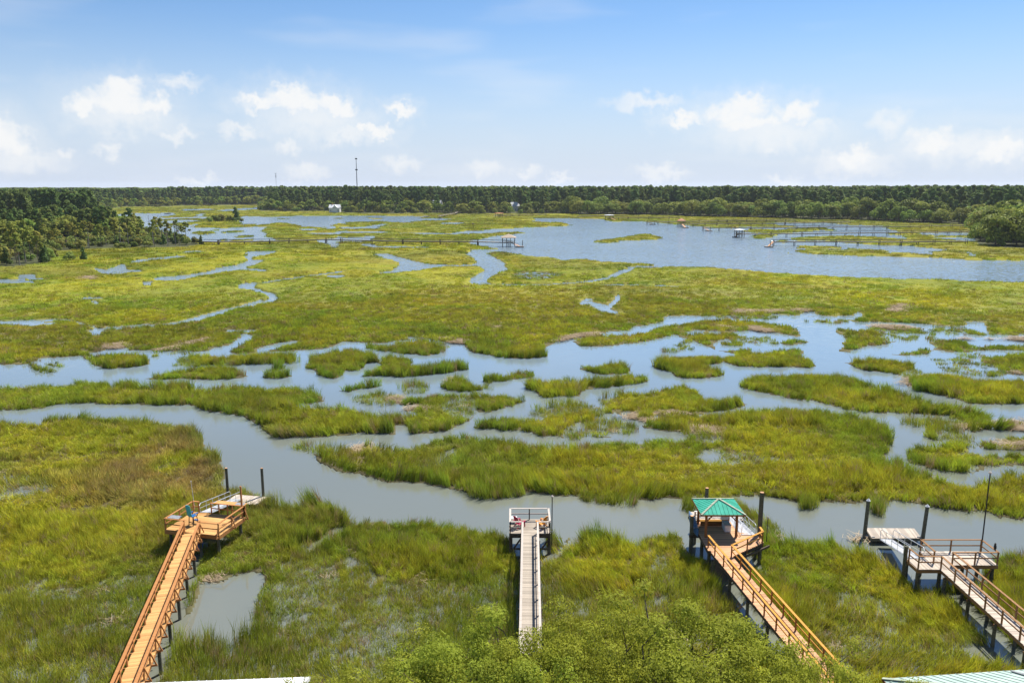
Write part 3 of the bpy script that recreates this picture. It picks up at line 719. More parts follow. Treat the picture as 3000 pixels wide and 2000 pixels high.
def scatter_object(name, pts, rotz, scl, idx, tint, protos, label, tilt=None):
    """one 'stuff' object: many copies of small prototype meshes on points (geometry nodes)"""
    pc = bpy.data.collections.new(name + '_kinds')
    for k, p in enumerate(protos):
        o = bpy.data.objects.new('%s_kind_%02d' % (name, k), p); pc.objects.link(o)
    me = bpy.data.meshes.new(name); me.vertices.add(len(pts)); me.vertices.foreach_set('co', np.asarray(pts, np.float32).ravel())
    def attr(nm, ty, arr, key):
        a = me.attributes.new(nm, ty, 'POINT'); a.data.foreach_set(key, np.asarray(arr).ravel())
    attr('sc', 'FLOAT_VECTOR', scl.astype(np.float32), 'vector'); attr('ix', 'INT', idx.astype(np.int32), 'value')
    tl = np.zeros((len(pts), 3)) if tilt is None else np.stack([tilt[0] * np.cos(rotz) + tilt[1] * np.sin(rotz), -tilt[0] * np.sin(rotz) + tilt[1] * np.cos(rotz), rotz * 0], 1)
    tl[:, 2] = rotz; attr('rot', 'FLOAT_VECTOR', tl.astype(np.float32), 'vector')
    attr('tint', 'FLOAT_COLOR', np.concatenate([tint, np.ones((len(tint), 1))], 1).astype(np.float32), 'color')
    me.update()
    g = bpy.data.node_groups.new(name + '_scatter', 'GeometryNodeTree')
    g.interface.new_socket('Geometry', in_out='INPUT', socket_type='NodeSocketGeometry'); g.interface.new_socket('Geometry', in_out='OUTPUT', socket_type='NodeSocketGeometry')
    gi, go = N(g, 'NodeGroupInput'), N(g, 'NodeGroupOutput')
    ci = N(g, 'GeometryNodeCollectionInfo'); ci.inputs[0].default_value = pc; ci.inputs[1].default_value = True; ci.inputs[2].default_value = True
    ip = N(g, 'GeometryNodeInstanceOnPoints'); ip.inputs['Pick Instance'].default_value = True
    def na(nm, ty):
        n = N(g, 'GeometryNodeInputNamedAttribute'); n.data_type = ty; n.inputs[0].default_value = nm; return n.outputs[0]
    mp = N(g, 'GeometryNodeMeshToPoints'); g.links.new(gi.outputs[0], mp.inputs[0])
    g.links.new(mp.outputs[0], ip.inputs['Points']); g.links.new(ci.outputs[0], ip.inputs['Instance']); g.links.new(na('ix', 'INT'), ip.inputs['Instance Index'])
    g.links.new(na('rot', 'FLOAT_VECTOR'), ip.inputs['Rotation']); g.links.new(na('sc', 'FLOAT_VECTOR'), ip.inputs['Scale'])
    g.links.new(ip.outputs[0], go.inputs[0])
    o = link(name, me); md = o.modifiers.new('scatter', 'NODES'); md.node_group = g
    tag(o, label, kind='stuff'); return o


def edge_of(x, y, d):
    e = 0
    for a in range(6):
        e = e + (marsh_class(x + d * math.cos(a * 1.047), y + d * math.sin(a * 1.047)) == WATER)
    return e / 6.0


KEEP_OUT = [under_dock]


def build_grass():
    gm = leafy('cordgrass_blade', None, trans=.32, attr='tint', objvar=0, rough=.55)
    near = [tuft_mesh('grass_tuft', 26, .30, .95, .034, .42, s) for s in range(6)]
    mid = [tuft_mesh('grass_clump', 34, .75, 1.0, .075, .38, 50 + s) for s in range(5)]
    far = [tuft_mesh('grass_stand', 46, 2.2, 1.0, .30, .30, 80 + s, 1) for s in range(4)]
    thin = [tuft_mesh('grass_stems', 17, .36, 1.0, .030, .34, 120 + s) for s in range(4)]
    for p in near + mid + far + thin: p.materials.append(gm)
    P, Rz, Sc, Ix, Ti, Tl = [], [], [], [], [], []
    bands = [(33, 80, 11.5, 0), (80, 150, 5.2, 0), (150, 225, 1.5, 1), (225, 360, .75, 1), (360, 560, .13, 2), (560, 900, .07, 2), (900, 1500, .035, 2)]
    for (r0, r1, dens, kind) in bands:
        A0 = .66 if r0 < 300 else .64
        n = int(A0 * (r1 * r1 - r0 * r0) * dens)
        r = np.sqrt(rng.uniform(r0 * r0, r1 * r1, n)); a = rng.uniform(-A0, A0, n)
        x, y = r * np.sin(a), r * np.cos(a)
        c = marsh_class(x, y); land = on_land(x, y)
        # sparse stands let the water show; patchy clumps
        pt = fbm(x, y, 2.6, 120, 2)
        keep = ((c == DENSE) & (rng.random(n) < .55 + .6 * sstep(pt, .25, .5))) | ((c == SPARSE) & (rng.random(n) < (1.0 if r0 < 80 else .62 if r0 < 150 else .45) * ((.78 if r0 < 80 else .5) + .50 * sstep(pt, .25, .60)))) | ((c == WRACK) & (rng.random(n) < .10))
        keep &= ~land
        for f in KEEP_OUT: keep &= ~f(x, y)
        g = .45 if r0 < 150 else .8                       # the outermost stems lean over the water, so the roots keep back from it
        for (ox, oy) in ((g, 0), (-g, 0), (0, g), (0, -g)): keep &= (marsh_class(x + ox, y + oy) != WATER) | (c == SPARSE)
        x, y, c, r = x[keep], y[keep], c[keep], r[keep]; n = len(x)
        e = edge_of(x, y, 1.6 if r0 < 150 else 3.0)
        hh = (.50 + .85 * fbm(x, y, 14, 7, 3)) * (1 + .5 * e) if r0 < 150 else (.45 + .62 * fbm(x, y, 14, 7, 3))
        if r0 < 150: hh = hh * (.58 + .35 * fbm(x, y, 2.2, 250, 2) + .75 * sstep(fbm(x * .7, y * 1.5, 5.5, 240, 2), .30, .70))        # hummocks and hollows
        hh = np.where(c == SPARSE, hh * .85, hh)
        hh *= rng.uniform(.7, 1.3, n)
        base = np.where(c == SPARSE, -.10, .0) + np.where(kind == 2, .15, 0)
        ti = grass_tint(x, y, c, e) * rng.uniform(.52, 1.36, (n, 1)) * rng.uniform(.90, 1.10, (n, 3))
        dry = rng.random(n) < np.where(c == SPARSE, .10, .06); ti[dry] = np.array([.36, .26, .12]) * rng.uniform(.8, 1.1, (dry.sum(), 1))
        wd = rng.uniform(.8, 1.25, n) * {0: 1, 1: 1, 2: 1}[kind]
        if r0 == 80: wd *= 1.45
        if r0 == 225: wd *= 1.35
        if r0 >= 560: wd *= 1.5
        if kind == 2: ti = ti * .82 + ti.mean(0) * .12
        P.append(np.stack([x, y, base], 1)); Rz.append(rng.uniform(0, 6.28, n)); Sc.append(np.stack([wd, wd, hh], 1))
        ix = rng.integers(0, (6, 5, 4)[kind], n) + (0, 6, 11)[kind]
        if kind == 0: ix = np.where(c == SPARSE, 15 + rng.integers(0, 4, n), ix)
        Ix.append(ix); Ti.append(ti)
        lay = (.06 + .42 * sstep(fbm(x, y, 11, 160, 2), .40, .72)) * (1 if kind < 2 else .4); la = 6.28 * fbm(x, y, 16, 170, 2) * 1.6      # wind-laid swathes
        Tl.append(np.stack([lay * np.cos(la), lay * np.sin(la)]))
        print('grass', r0, r1, n)
    scatter_object('marsh_grass', np.concatenate(P), np.concatenate(Rz), np.concatenate(Sc), np.concatenate(Ix), np.concatenate(Ti), near + mid + far + thin,
                   'yellow-green cordgrass covering the marsh flats and islands', np.concatenate(Tl, 1))
    # dead reed mats
    rm = leafy('dead_reed', None, trans=.1, attr='tint', objvar=0, rough=.8)
    def straw(seed):
        r = random.Random(seed); V = []; Fc = []
        for _ in range(30):
            a = r.uniform(0, 6.28); x, y = r.gauss(0, .35), r.gauss(0, .35); L = r.uniform(.3, .8); w = r.uniform(.012, .03); z = r.uniform(.0, .16); dz = r.uniform(-.08, .12)
            dx, dy = math.cos(a) * L / 2, math.sin(a) * L / 2; k = len(V)
            V += [(x - dx - w * dy / L, y - dy + w * dx / L, z), (x - dx + w * dy / L, y - dy - w * dx / L, z), (x + dx + w * dy / L, y + dy - w * dx / L, z + dz), (x + dx - w * dy / L, y + dy + w * dx / L, z + dz)]
            Fc.append((k, k + 1, k + 2, k + 3))
        return mesh_np('reed_straw', V, Fc)
    st = [straw(s) for s in range(4)]
    for p in st: p.materials.append(rm)
    n = 260000; r = np.sqrt(rng.uniform(45 ** 2, 330 ** 2, n)); a = rng.uniform(-.68, .68, n); x, y = r * np.sin(a), r * np.cos(a)
    k = (marsh_class(x, y) == WRACK) | ((marsh_class(x, y) == SPARSE) & (rng.random(n) < .006) & (r < 110))
    for f in KEEP_OUT: k &= ~f(x, y)
    x, y, r = x[k], y[k], r[k]; n = len(x); s = (.8 + r / 150)[:, None] * rng.uniform(.7, 1.3, (n, 1))
    ti = np.array([.40, .31, .20]) * rng.uniform(.6, 1.2, (n, 1))
    scatter_object('reed_wrack', np.stack([x, y, np.full(n, .10)], 1), rng.uniform(0, 6.28, n), np.repeat(s, 3, 1), rng.integers(0, 4, n), ti, st,
                   'tan mats of dead reed stranded along the marsh edges')
    print('wrack', n)


build_ground()
build_water()


# ---------------------------------------------------------------- trees
BARK = simple('bark', (.075, .060, .045), (.16, .13, .10), rough=.9, scale=6)
BARK_GREY = simple('weathered_bark', (.16, .14, .12), (.30, .27, .24), rough=.9, scale=6)
OAK_LEAF = leafy('live_oak_leaf', (.240, .275, .052), trans=.35, objvar=.28, noise=.28, nscale=.25)
PINE_LEAF = leafy('pine_needle', (.165, .215, .054), trans=.32, objvar=.25, noise=.25, nscale=.2)
PINE_PALE = leafy('marsh_pine_needle', (.31, .31, .058), trans=.3, objvar=.25, noise=.2, nscale=.3)
CEDAR_LEAF = leafy('cedar_leaf', (.120, .165, .042), trans=.2, objvar=.25, noise=.25, nscale=.4)
SCRUB_LEAF = leafy('scrub_leaf', (.235, .250, .058), trans=.3, objvar=.35, noise=.25, nscale=.4)
PALM_LEAF = leafy('palmetto_leaf', (.20, .25, .06), trans=.3, objvar=.2)
PALM_DEAD = leafy('dead_palm_frond', (.26, .19, .10), trans=.15, objvar=.2)
NEAR_OAK = leafy('near_oak_leaf', (.310, .340, .040), trans=.45, objvar=.10, noise=.26, nscale=.9)


def leaf_cloud(r, blobs, n, size, aspect=1.0, up=.35, fill=.25):
    """leaf-clump faces over the surfaces of many small blobs (x, y, z, rx, rz): an uneven crown with gaps"""
    tot = sum(b[3] * b[3] for b in blobs); V = []; Fc = []
    for (bx, by, bz, rx, rz) in blobs:
        for _ in range(max(3, int(n * rx * rx / tot))):
            th = r.uniform(0, 2 * math.pi); cz = r.uniform(-.55, 1); sz = math.sqrt(max(0, 1 - cz * cz)); q = 1 - fill * r.random() ** 2
            d = Vector((sz * math.cos(th), sz * math.sin(th), cz))
            p = Vector((bx + d.x * rx * q, by + d.y * rx * q, bz + d.z * rz * q))
            nrm = (d + Vector((r.gauss(0, .5), r.gauss(0, .5), r.gauss(0, .5) + up))).normalized()
            t = nrm.orthogonal().normalized(); t.rotate(Matrix.Rotation(r.uniform(0, 6.28), 3, nrm)); b = nrm.cross(t)
            s = size * r.uniform(.6, 1.35); t = t * s * .5 * aspect; b = b * s * .5
            k = len(V); V += [p - t - b * .6, p + t - b, p + t * .8 + b, p - t + b * .8]; Fc.append((k, k + 1, k + 2, k + 3))
    return V, Fc


def limbs(mb, r, base, top, n, reach, rad, crown_lo):
    """trunk with tapering limbs"""
    mid = (base + top) / 2 + Vector((r.uniform(-.3, .3), r.uniform(-.3, .3), 0))
    mb.tube([base, mid, top], [rad, rad * .75, rad * .35], 7)
    ends = []
    for k in range(n):
        a = 2 * math.pi * k / n + r.uniform(-.4, .4); q = r.uniform(crown_lo, .9); s = base.lerp(top, q)
        e = s + Vector((math.cos(a) * reach * r.uniform(.6, 1), math.sin(a) * reach * r.uniform(.6, 1), reach * r.uniform(.15, .7)))
        m = s.lerp(e, .5) + Vector((0, 0, reach * r.uniform(-.05, .15)))
        mb.tube([s, m, e], [rad * .42, rad * .28, rad * .10], 5, False); ends.append(e)
    return ends


def oak_proto(seed, h, w, n, leaf, size, nb=16, m=None):
    r = random.Random(seed); t = MB(); top = Vector((r.uniform(-.5, .5), r.uniform(-.5, .5), h * .72))
    limbs(t, r, Vector((0, 0, -.4)), top, 6, w * .36, h * .028, .35)
    blobs = []
    for k in range(nb):
        a = r.uniform(0, 6.28); d = w * .5 * math.sqrt(r.random()) * .78; zz = h * (.50 + .34 * (1 - (d / (w * .5)) ** 1.6) * r.uniform(.6, 1.1)) - (h * .14 if d > w * .3 else 0)
        b = w * r.uniform(.14, .22); blobs.append((d * math.cos(a), d * math.sin(a), zz, b, b * .75))
    for k in range(nb // 2):
        a = r.uniform(0, 6.28); d = w * .40; b = w * r.uniform(.12, .17); blobs.append((d * math.cos(a), d * math.sin(a), h * r.uniform(.22, .42), b, b * .9))
    V, Fc = leaf_cloud(r, blobs, n, size)
    return [('trunk', t.mesh('oak_trunk'), BARK), ('crown', mesh_np('oak_crown', V, Fc), m or leaf)]


def pine_proto(seed, h, n, size, lo=.52, spread=.13, leaf=None):
    r = random.Random(seed); t = MB(); t.tube([(0, 0, -.4), (r.uniform(-.3, .3), 0, h * .5), (r.uniform(-.4, .4), r.uniform(-.3, .3), h * .97)], [h * .011, h * .009, h * .003], 6)
    blobs = []
    for k in range(13):
        q = lo + (1 - lo) * (k + r.random()) / 13; a = r.uniform(0, 6.28); d = h * spread * (1 - ((q - lo) / (1 - lo)) ** 1.8 * .8) * r.uniform(.3, 1)
        b = h * r.uniform(.045, .075); p = (d * math.cos(a), d * math.sin(a), h * q); blobs.append((*p, b, b * .62))
        t.tube([(0, 0, h * (q - .03)), p], [h * .0035, h * .001], 4, False)
    blobs.append((0, 0, h * .96, h * .045, h * .05))
    V, Fc = leaf_cloud(r, blobs, n, size, aspect=1.3)
    return [('trunk', t.mesh('pine_trunk'), BARK), ('crown', mesh_np('pine_crown', V, Fc), leaf or PINE_LEAF)]


def snag_proto(seed, h):
    r = random.Random(seed); t = MB(); lean = Vector((r.uniform(-.6, .6), r.uniform(-.3, .3), 0))
    t.tube([(0, 0, -.4), lean * .5 + Vector((0, 0, h * .5)), lean + Vector((0, 0, h))], [.24, .17, .05], 6); b = MB()
    for k in range(9):
        q = r.uniform(.55, .98); a = r.uniform(0, 6.28); L = h * r.uniform(.05, .13); s = lean * q + Vector((0, 0, h * q)); e = s + Vector((math.cos(a) * L, math.sin(a) * L, L * r.uniform(.1, .8)))
        b.tube([s, (s + e) / 2 + Vector((0, 0, L * .1)), e], [.06, .045, .02], 4, False)
    return [('trunk', t.mesh('snag_trunk'), BARK_GREY), ('branches', b.mesh('snag_branches'), BARK_GREY)]


def palm_proto(seed, h, n=30, fl=1.5):
    r = random.Random(seed); t = MB(); tx = r.uniform(-.4, .4); t.tube([(0, 0, -.3), (tx * .4, 0, h * .5), (tx, 0, h)], [.22, .19, .2], 8)
    out = [('trunk', t.mesh('palm_trunk'), BARK_GREY)]
    for nm, cnt, e0, e1, m in (('crown', n, -.3, 1.25, PALM_LEAF), ('dead_fronds', 9, -1.25, -.6, PALM_DEAD)):
        V = []; Fc = []
        for k in range(cnt):
            a = r.uniform(0, 6.28); e = r.uniform(e0, e1); d = Vector((math.cos(a) * math.cos(e), math.sin(a) * math.cos(e), math.sin(e))); side = d.cross(Vector((0, 0, 1))).normalized(); upv = side.cross(d)
            L = fl * r.uniform(.8, 1.15); p0 = Vector((tx, 0, h)); p1 = p0 + d * L * .5
            for j in range(-4, 5):
                f = j / 4; tip = p1 + (d * math.cos(f * 1.2) + side * math.sin(f * 1.2)) * L * .55 - Vector((0, 0, .22 * L * (.4 + abs(f)))); base2 = p1 + side * f * .06 * L
                k2 = len(V); w = side * .05 * L; V += [p1 - w * .4 + upv * .02, base2 + w, tip]; Fc.append((k2, k2 + 1, k2 + 2))
            k2 = len(V); V += [p0 - side * .015, p0 + side * .015, p1 + side * .015, p1 - side * .015]; Fc.append((k2, k2 + 1, k2 + 2, k2 + 3))
        out.append((nm, mesh_np('palm_' + nm, V, Fc), m))
    return out


def cedar_proto(seed, h, w, n, size):
    r = random.Random(seed); t = MB(); t.tube([(0, 0, -.3), (0, 0, h * .8)], [h * .025, h * .008], 6); blobs = []
    for k in range(15):
        q = (k + r.random()) / 15; d = w * .32 * (1 - q * .8) * r.random(); a = r.uniform(0, 6.28); b = w * .5 * (1 - q * .72) * r.uniform(.45, .7); blobs.append((d * math.cos(a), d * math.sin(a), h * (.10 + .85 * q), b, b * .9))
    V, Fc = leaf_cloud(r, blobs, n, size)
    return [('trunk', t.mesh('cedar_trunk'), BARK), ('crown', mesh_np('cedar_crown', V, Fc), CEDAR_LEAF)]


def scrub_proto(seed, h, w, n, size):
    r = random.Random(seed); t = MB()
    for k in range(4): a = r.uniform(0, 6.28); t.tube([(0, 0, -.3), (math.cos(a) * w * .2, math.sin(a) * w * .2, h * .6)], [h * .02, h * .008], 5)
    blobs = []
    for k in range(12): a = r.uniform(0, 6.28); d = w * .36 * math.sqrt(r.random()); b = w * r.uniform(.15, .24); blobs.append((d * math.cos(a), d * math.sin(a), h * r.uniform(.25, .82) * (1 - .35 * (d / (w * .36)) ** 2), b, b * .85))
    V, Fc = leaf_cloud(r, blobs, n, size)
    return [('trunk', t.mesh('scrub_stems'), BARK), ('crown', mesh_np('scrub_crown', V, Fc), SCRUB_LEAF)]


def plant_tree(name, proto, loc, s, rz, label, cat, group):
    e = empty(name, loc, rz); e.scale = (s[0], s[0], s[1]) if hasattr(s, '__len__') else (s, s, s)
    for nm, me, m in proto:
        o = link(nm, me, m, e)
        if nm in ('branches', 'dead_fronds'): o['kind'] = 'stuff'
    return tag(e, label, cat, group)


PROTO = {'oak': [oak_proto(100 + k, 16, 19, 1500, OAK_LEAF, .95) for k in range(5)],
         'pine': [pine_proto(200 + k, 28, 950, 1.0, .45, .13) for k in range(5)],
         'pale_pine': [pine_proto(230 + k, 14, 620, .55, .58, .23, PINE_PALE) for k in range(4)],
         'snag': [snag_proto(300 + k, 13) for k in range(4)],
         'palm': [palm_proto(400 + k, 5.0) for k in range(4)],
         'cedar': [cedar_proto(500 + k, 8, 5.5, 1000, .45) for k in range(4)],
         'scrub': [scrub_proto(600 + k, 6, 8, 1100, .5) for k in range(5)]}
KIND = {'oak': ('oak_tree', 'tree'), 'pine': ('pine_tree', 'tree'), 'pale_pine': ('pine_tree', 'tree'), 'snag': ('dead_tree', 'dead tree'), 'palm': ('palmetto', 'palm tree'), 'cedar': ('cedar_tree', 'tree'), 'scrub': ('scrub_tree', 'shrub')}
LABELS = {('left', 'pine'): 'tall dark pine in the wood at the left edge', ('left', 'pale_pine'): 'thin pale green pine standing in the wooded point on the left',
          ('left', 'snag'): 'bare grey dead tree standing in the wooded point on the left', ('left', 'palm'): 'palmetto among the shrubs of the wooded point on the left',
          ('left', 'cedar'): 'dark dense cedar on the edge of the left wooded point', ('left', 'scrub'): 'olive green scrub on the edge of the left wooded point',
          ('left', 'oak'): 'broad oak on the far left shore', ('mid', 'scrub'): 'low olive scrub along the far shore beyond the lagoon', ('mid', 'oak'): 'rounded oak along the far shore beyond the lagoon',
          ('mid', 'cedar'): 'dark cedar along the far shore beyond the lagoon', ('shore', 'oak'): 'broad rounded live oak on the far bank of the river',
          ('shore', 'scrub'): 'small rounded tree on the far bank of the river', ('right', 'oak'): 'olive green oak in the wood at the right edge', ('right', 'pine'): 'dark pine in the wood at the right edge',
          ('right', 'cedar'): 'dark cedar at the water side of the right wood', ('right', 'palm'): 'palmetto at the edge of the right wood', ('right', 'scrub'): 'low scrub at the foot of the right wood'}
GROUPS = {'left': 'wooded point on the left', 'mid': 'far shore beyond the lagoon', 'shore': 'far bank of the river', 'right': 'wood at the right edge'}


LANDMARKS = [(752, 'far creek white boat'), (809, 'faint lattice tower'), (982, 'white gabled house'), (1045, 'dark radio mast'), (1140, 'far lagoon bend'), (1282, 'grey roofed house'), (1386, 'nest platform post'), (1506, 'long white roofed house'),
             (1600, 'far marsh point'), (1700, 'low brown boardwalk'), (1790, 'pale roofed dock'), (1905, 'fifth right dock'), (2000, 'red roofed dock head'), (2105, 'tall white roofed house'), (2166, 'small roofed dock head'), (2260, 'nearest bare dock tip'), (2400, 'third right dock middle'), (2550, 'far lawn gap'), (2700, 'right docks landing')]
WORDS = {'oak': ('oak', 'oaks'), 'pine': ('dark pine', 'dark pines'), 'pale_pine': ('thin pale pine', 'thin pale pines'), 'snag': ('bare dead tree', 'bare dead trees'), 'palm': ('palmetto', 'palmettos'), 'cedar': ('dark cedar', 'dark cedars'), 'scrub': ('low olive shrub', 'low olive shrubs')}
ORD = ['first', 'second', 'third', 'fourth', 'fifth', 'sixth', 'seventh', 'eighth', 'ninth', 'tenth', 'eleventh', 'twelfth']


def single_out(named):
    """each tree is named by size, by the landmark it stands next to, and by its place from the left"""
    keys = {}
    for (zone, k, s, p, rd, e) in named:
        if zone in ('mid', 'shore') or (zone == 'left' and rd > 640):
            lm = min(LANDMARKS, key=lambda q: abs(q[0] - p)) if p > 700 else None
            where = ('%s the %s' % ('left of' if p < lm[0] else 'right of', lm[1])) if lm else 'on the far left shore'
        elif zone == 'left': where = ('at the front of the left wood' if rd < 400 else 'near the tip of the left wood' if p > 300 else 'deep in the left wood')
        else: where = ('at the water edge of the right wood' if rd < 560 else 'on the far side of the right wood')
        keys.setdefault((k, where), []).append((p, e))
    for (k, where), lst in keys.items():
        lst.sort(key=lambda q: q[0]); n = len(lst)
        for i, (p, e) in enumerate(lst):
            one, many = WORDS[k]
            e['label'] = one + ' ' + where if n == 1 else '%s from left among the %s %s' % (ORD[i] if i < 12 else '%dth' % (i + 1) if (i + 1) % 10 not in (1, 2, 3) or 11 <= i + 1 <= 13 else '%d%s' % (i + 1, {1: 'st', 2: 'nd', 3: 'rd'}[(i + 1) % 10]), many, where)


CLEARINGS = []      # (x, y, radius) kept free of trees: houses, lawns


def build_woods():
    step = 11.5; xs = np.arange(-1150, 1150, step); ys = np.arange(200, 1650, step)
    X, Y = np.meshgrid(xs, ys); X = X + rng.uniform(-.42, .42, X.shape) * step; Y = Y + rng.uniform(-.42, .42, X.shape) * step
    X, Y = X.ravel(), Y.ravel(); f = np.meshgrid(np.arange(-330, -60, 6.5), np.arange(230, 560, 6.5)); fx0 = f[0].ravel() + rng.uniform(-3, 3, f[0].size); fy0 = f[1].ravel() + rng.uniform(-3, 3, f[0].size)
    pf = pr(fx0, fy0, 0.0); kf = (pf[0] < 640) & (pf[0] > -400); kc = pr(X, Y, 0.0); ko = ~((np.hypot(X, Y) < 560) & (kc[0] < 640)); X = np.concatenate([X[ko], fx0[kf]]); Y = np.concatenate([Y[ko], fy0[kf]])
    ok = (np.abs(X) < Y * .80 + 20) & on_land(X, Y); X, Y = X[ok], Y[ok]
    for (cx, cy, cr) in CLEARINGS:
        k = (X - cx) ** 2 + (Y - cy) ** 2 > cr * cr; X, Y = X[k], Y[k]
    Rr = np.hypot(X, Y); depth = np.full(len(X), 200.0)
    for d in (90, 60, 40, 26, 14, 7):
        q = 1 - d / Rr; depth = np.where(~on_land(X * q, Y * q), d, depth)
    for d in (26, 14):                                    # also towards the open marsh at the sides
        for s in (-1, 1): depth = np.where(~on_land(X + s * d * .7, Y) & (depth > d), d, depth)
    px, py = pr(X, Y, 0.0)
    front = (depth <= 14) | ((depth <= 40) & (Rr < 620) & (px > 640)) | ((depth <= 26) & (Rr < 620)) | ((depth <= 26) & (Rr < 1000) & (px > 1650))
    vis = (px > -60) & (px < 3060)
    cand = np.where(front & vis)[0]; cand = cand[np.argsort(Rr[cand])][:430]
    things = np.zeros(len(X), bool); things[cand] = True
    r = random.Random(77); named = []
    for i in cand:
        x, y, p = X[i], Y[i], px[i]; rd = Rr[i]
        if p < 640 and rd < 640: zone = 'left'; k = r.choices(['pale_pine', 'snag', 'palm', 'cedar', 'scrub'], [16, 14 if p > 230 else 4, 18, 10, 46])[0]
        elif p < 640: zone = 'left'; k = r.choices(['oak', 'pine', 'scrub'], [50, 20, 30])[0]
        elif p < 1660: zone = 'mid'; k = r.choices(['scrub', 'oak', 'cedar'], [50, 40, 10])[0]
        elif p > 2640 and rd < 760: zone = 'right'; k = r.choices(['oak', 'pine', 'cedar', 'palm', 'scrub'], [62, 5, 12, 8, 13])[0]
        else: zone = 'shore'; k = r.choices(['oak', 'scrub'], [85, 15])[0]
        if zone == 'left' and k == 'scrub' and depth[i] > 20: k = r.choice(['pale_pine', 'scrub', 'scrub', 'palm'])
        s = r.uniform(.62, 1.25) if zone == 'right' else r.uniform(.8, 1.15) * (.86 if zone == 'left' else 1)
        if k == 'oak': s *= {'left': .85, 'mid': .70, 'shore': 1.15, 'right': 1.12}[zone] * (.82 if depth[i] <= 14 else 1)
        if k == 'scrub': s *= {'left': .85, 'mid': 1.15, 'shore': 1.2, 'right': .9}[zone]
        if k == 'cedar': s *= .85
        if k == 'pine': s *= .62 if zone == 'right' else .8
        if k == 'palm': s *= r.uniform(.8, 1.25)
        nm, cat = KIND[k]
        e = plant_tree(nm, r.choice(PROTO[k]), (x, y, .45), (s, s * r.uniform(.9, 1.12)), r.uniform(0, 6.28), LABELS[(zone, k)], cat, GROUPS[zone])
        named.append((zone, k, s, p, rd, e))
    single_out(named)
    # the wood behind reads as one mass
    mx, my, mr, md, mp = X[~things], Y[~things], Rr[~things], depth[~things], px[~things]
    n2 = 30000; r2 = np.sqrt(rng.uniform(1600 ** 2, 5200 ** 2, n2)); a2 = rng.uniform(-.72, .72, n2)
    fx, fy = r2 * np.sin(a2), r2 * np.cos(a2)
    protos = []
    def joined(parts, nm):
        V = []; Fc = []; mi = []
        me = bpy.data.meshes.new(nm)
        for pi, (_, q, m) in enumerate(parts):
            k = len(V); V += [tuple(v.co) for v in q.vertices]; Fc += [tuple(k + j for j in f.vertices) for f in q.polygons]; mi += [pi] * len(q.polygons); me.materials.append(m)
        me.from_pydata(V, [], Fc); me.polygons.foreach_set('material_index', mi); me.update(); return me
    for k in range(5): protos.append(joined(pine_proto(700 + k, 29, 460, 1.5, .50, .17), 'wood_pine'))
    for k in range(4): protos.append(joined(oak_proto(720 + k, 17, 17, 520, OAK_LEAF, 1.5, 12), 'wood_oak'))
    for k in range(2): protos.append(joined(pine_proto(740 + k, 14, 420, .8, .55, .23, PINE_PALE), 'wood_pale_pine'))
    for k in range(4): protos.append(joined(scrub_proto(760 + k, 6, 8, 420, .85), 'wood_scrub'))
    n = len(mx)
    right = (mp > 2550) & (mr < 830); left = (mp < 640) & (mr < 700)
    pine = rng.random(n) < np.where(md > 80, .93, np.where(md > 30, .55, .25))
    pine = np.where(left, rng.random(n) < .38, pine); pine = np.where(right, rng.random(n) < np.where(mr > 700, .5, .12), pine)
    ix = np.where(pine, rng.integers(0, 5, n), rng.integers(5, 9, n)); ix = np.where(left & (mr < 560), np.where(rng.random(n) < .28, rng.integers(9, 11, n), rng.integers(11, 15, n)), ix); pine = pine & ~(left & (mr < 560))
    hs = np.where(pine, rng.uniform(.76, 1.10, n), rng.uniform(.8, 1.15, n)) * np.where(md < 80, .86, 1) * (.90 + .17 * fbm(mx, my, 130, 210, 2))
    hs = np.where(right & (mr < 760), hs * np.where(pine, .80, 1.25) * rng.uniform(.72, 1.12, n), hs); hs = np.where(left, hs * np.where(pine, .58, .70), hs); hs = np.where((mp < 480) & ~left, hs * .90, hs)
    X3 = np.concatenate([mx, fx]); Y3 = np.concatenate([my, fy]); N3 = len(X3)
    Z3 = .4 + 2.0 * sstep(np.hypot(X3, Y3), 700, 1500)
    S3 = np.concatenate([np.stack([hs * rng.uniform(.9, 1.25, n)] * 2 + [hs], 1), np.stack([rng.uniform(2.6, 4.2, n2)] * 2 + [rng.uniform(.80, 1.02, n2)], 1)])
    I3 = np.concatenate([ix, rng.integers(0, 5, n2)])
    scatter_object('forest', np.stack([X3, Y3, Z3], 1), rng.uniform(0, 6.28, N3), S3, I3, np.ones((N3, 3)), protos, 'dark green pine and oak forest massed beyond the marsh')
    # the bushy islet in the lagoon
    for (ppx, ppy, s, k, lb) in ((612, 652, .62, 'scrub', 'low olive bush at the left end of the marsh islet'), (632, 651, .80, 'scrub', 'rounded olive bush left of centre on the marsh islet'), (652, 650, .88, 'scrub', 'wide olive bush in the middle of the marsh islet'),
                                 (673, 650, .72, 'scrub', 'olive bush next to the dark cedar on the islet'), (692, 650, 1.22, 'cedar', 'tall dark cedar on the bushy islet in the lagoon'), (708, 651, .42, 'scrub', 'small bush at the right end of the marsh islet')):
        p = un(ppx, ppy); nm, cat = KIND[k]
        plant_tree(nm, PROTO[k][int(ppx) % 4], (p.x, p.y, .2), s * 1.45, ppx, lb, cat, 'bushy islet in the lagoon')
    for (ppx, ppy, s, k, lb) in ((205, 765, .55, 'scrub', 'olive bush standing alone in the marsh by the left wood'), (246, 764, .62, 'cedar', 'small dark cedar alone in the marsh by the left wood'), (130, 772, .85, 'cedar', 'dark cedar bush at the front corner of the left wood')):
        p = un(ppx, ppy); nm, cat = KIND[k]
        plant_tree(nm, PROTO[k][int(ppx) % 4], (p.x, p.y, .1), s * 1.2, ppx, lb, cat, None)


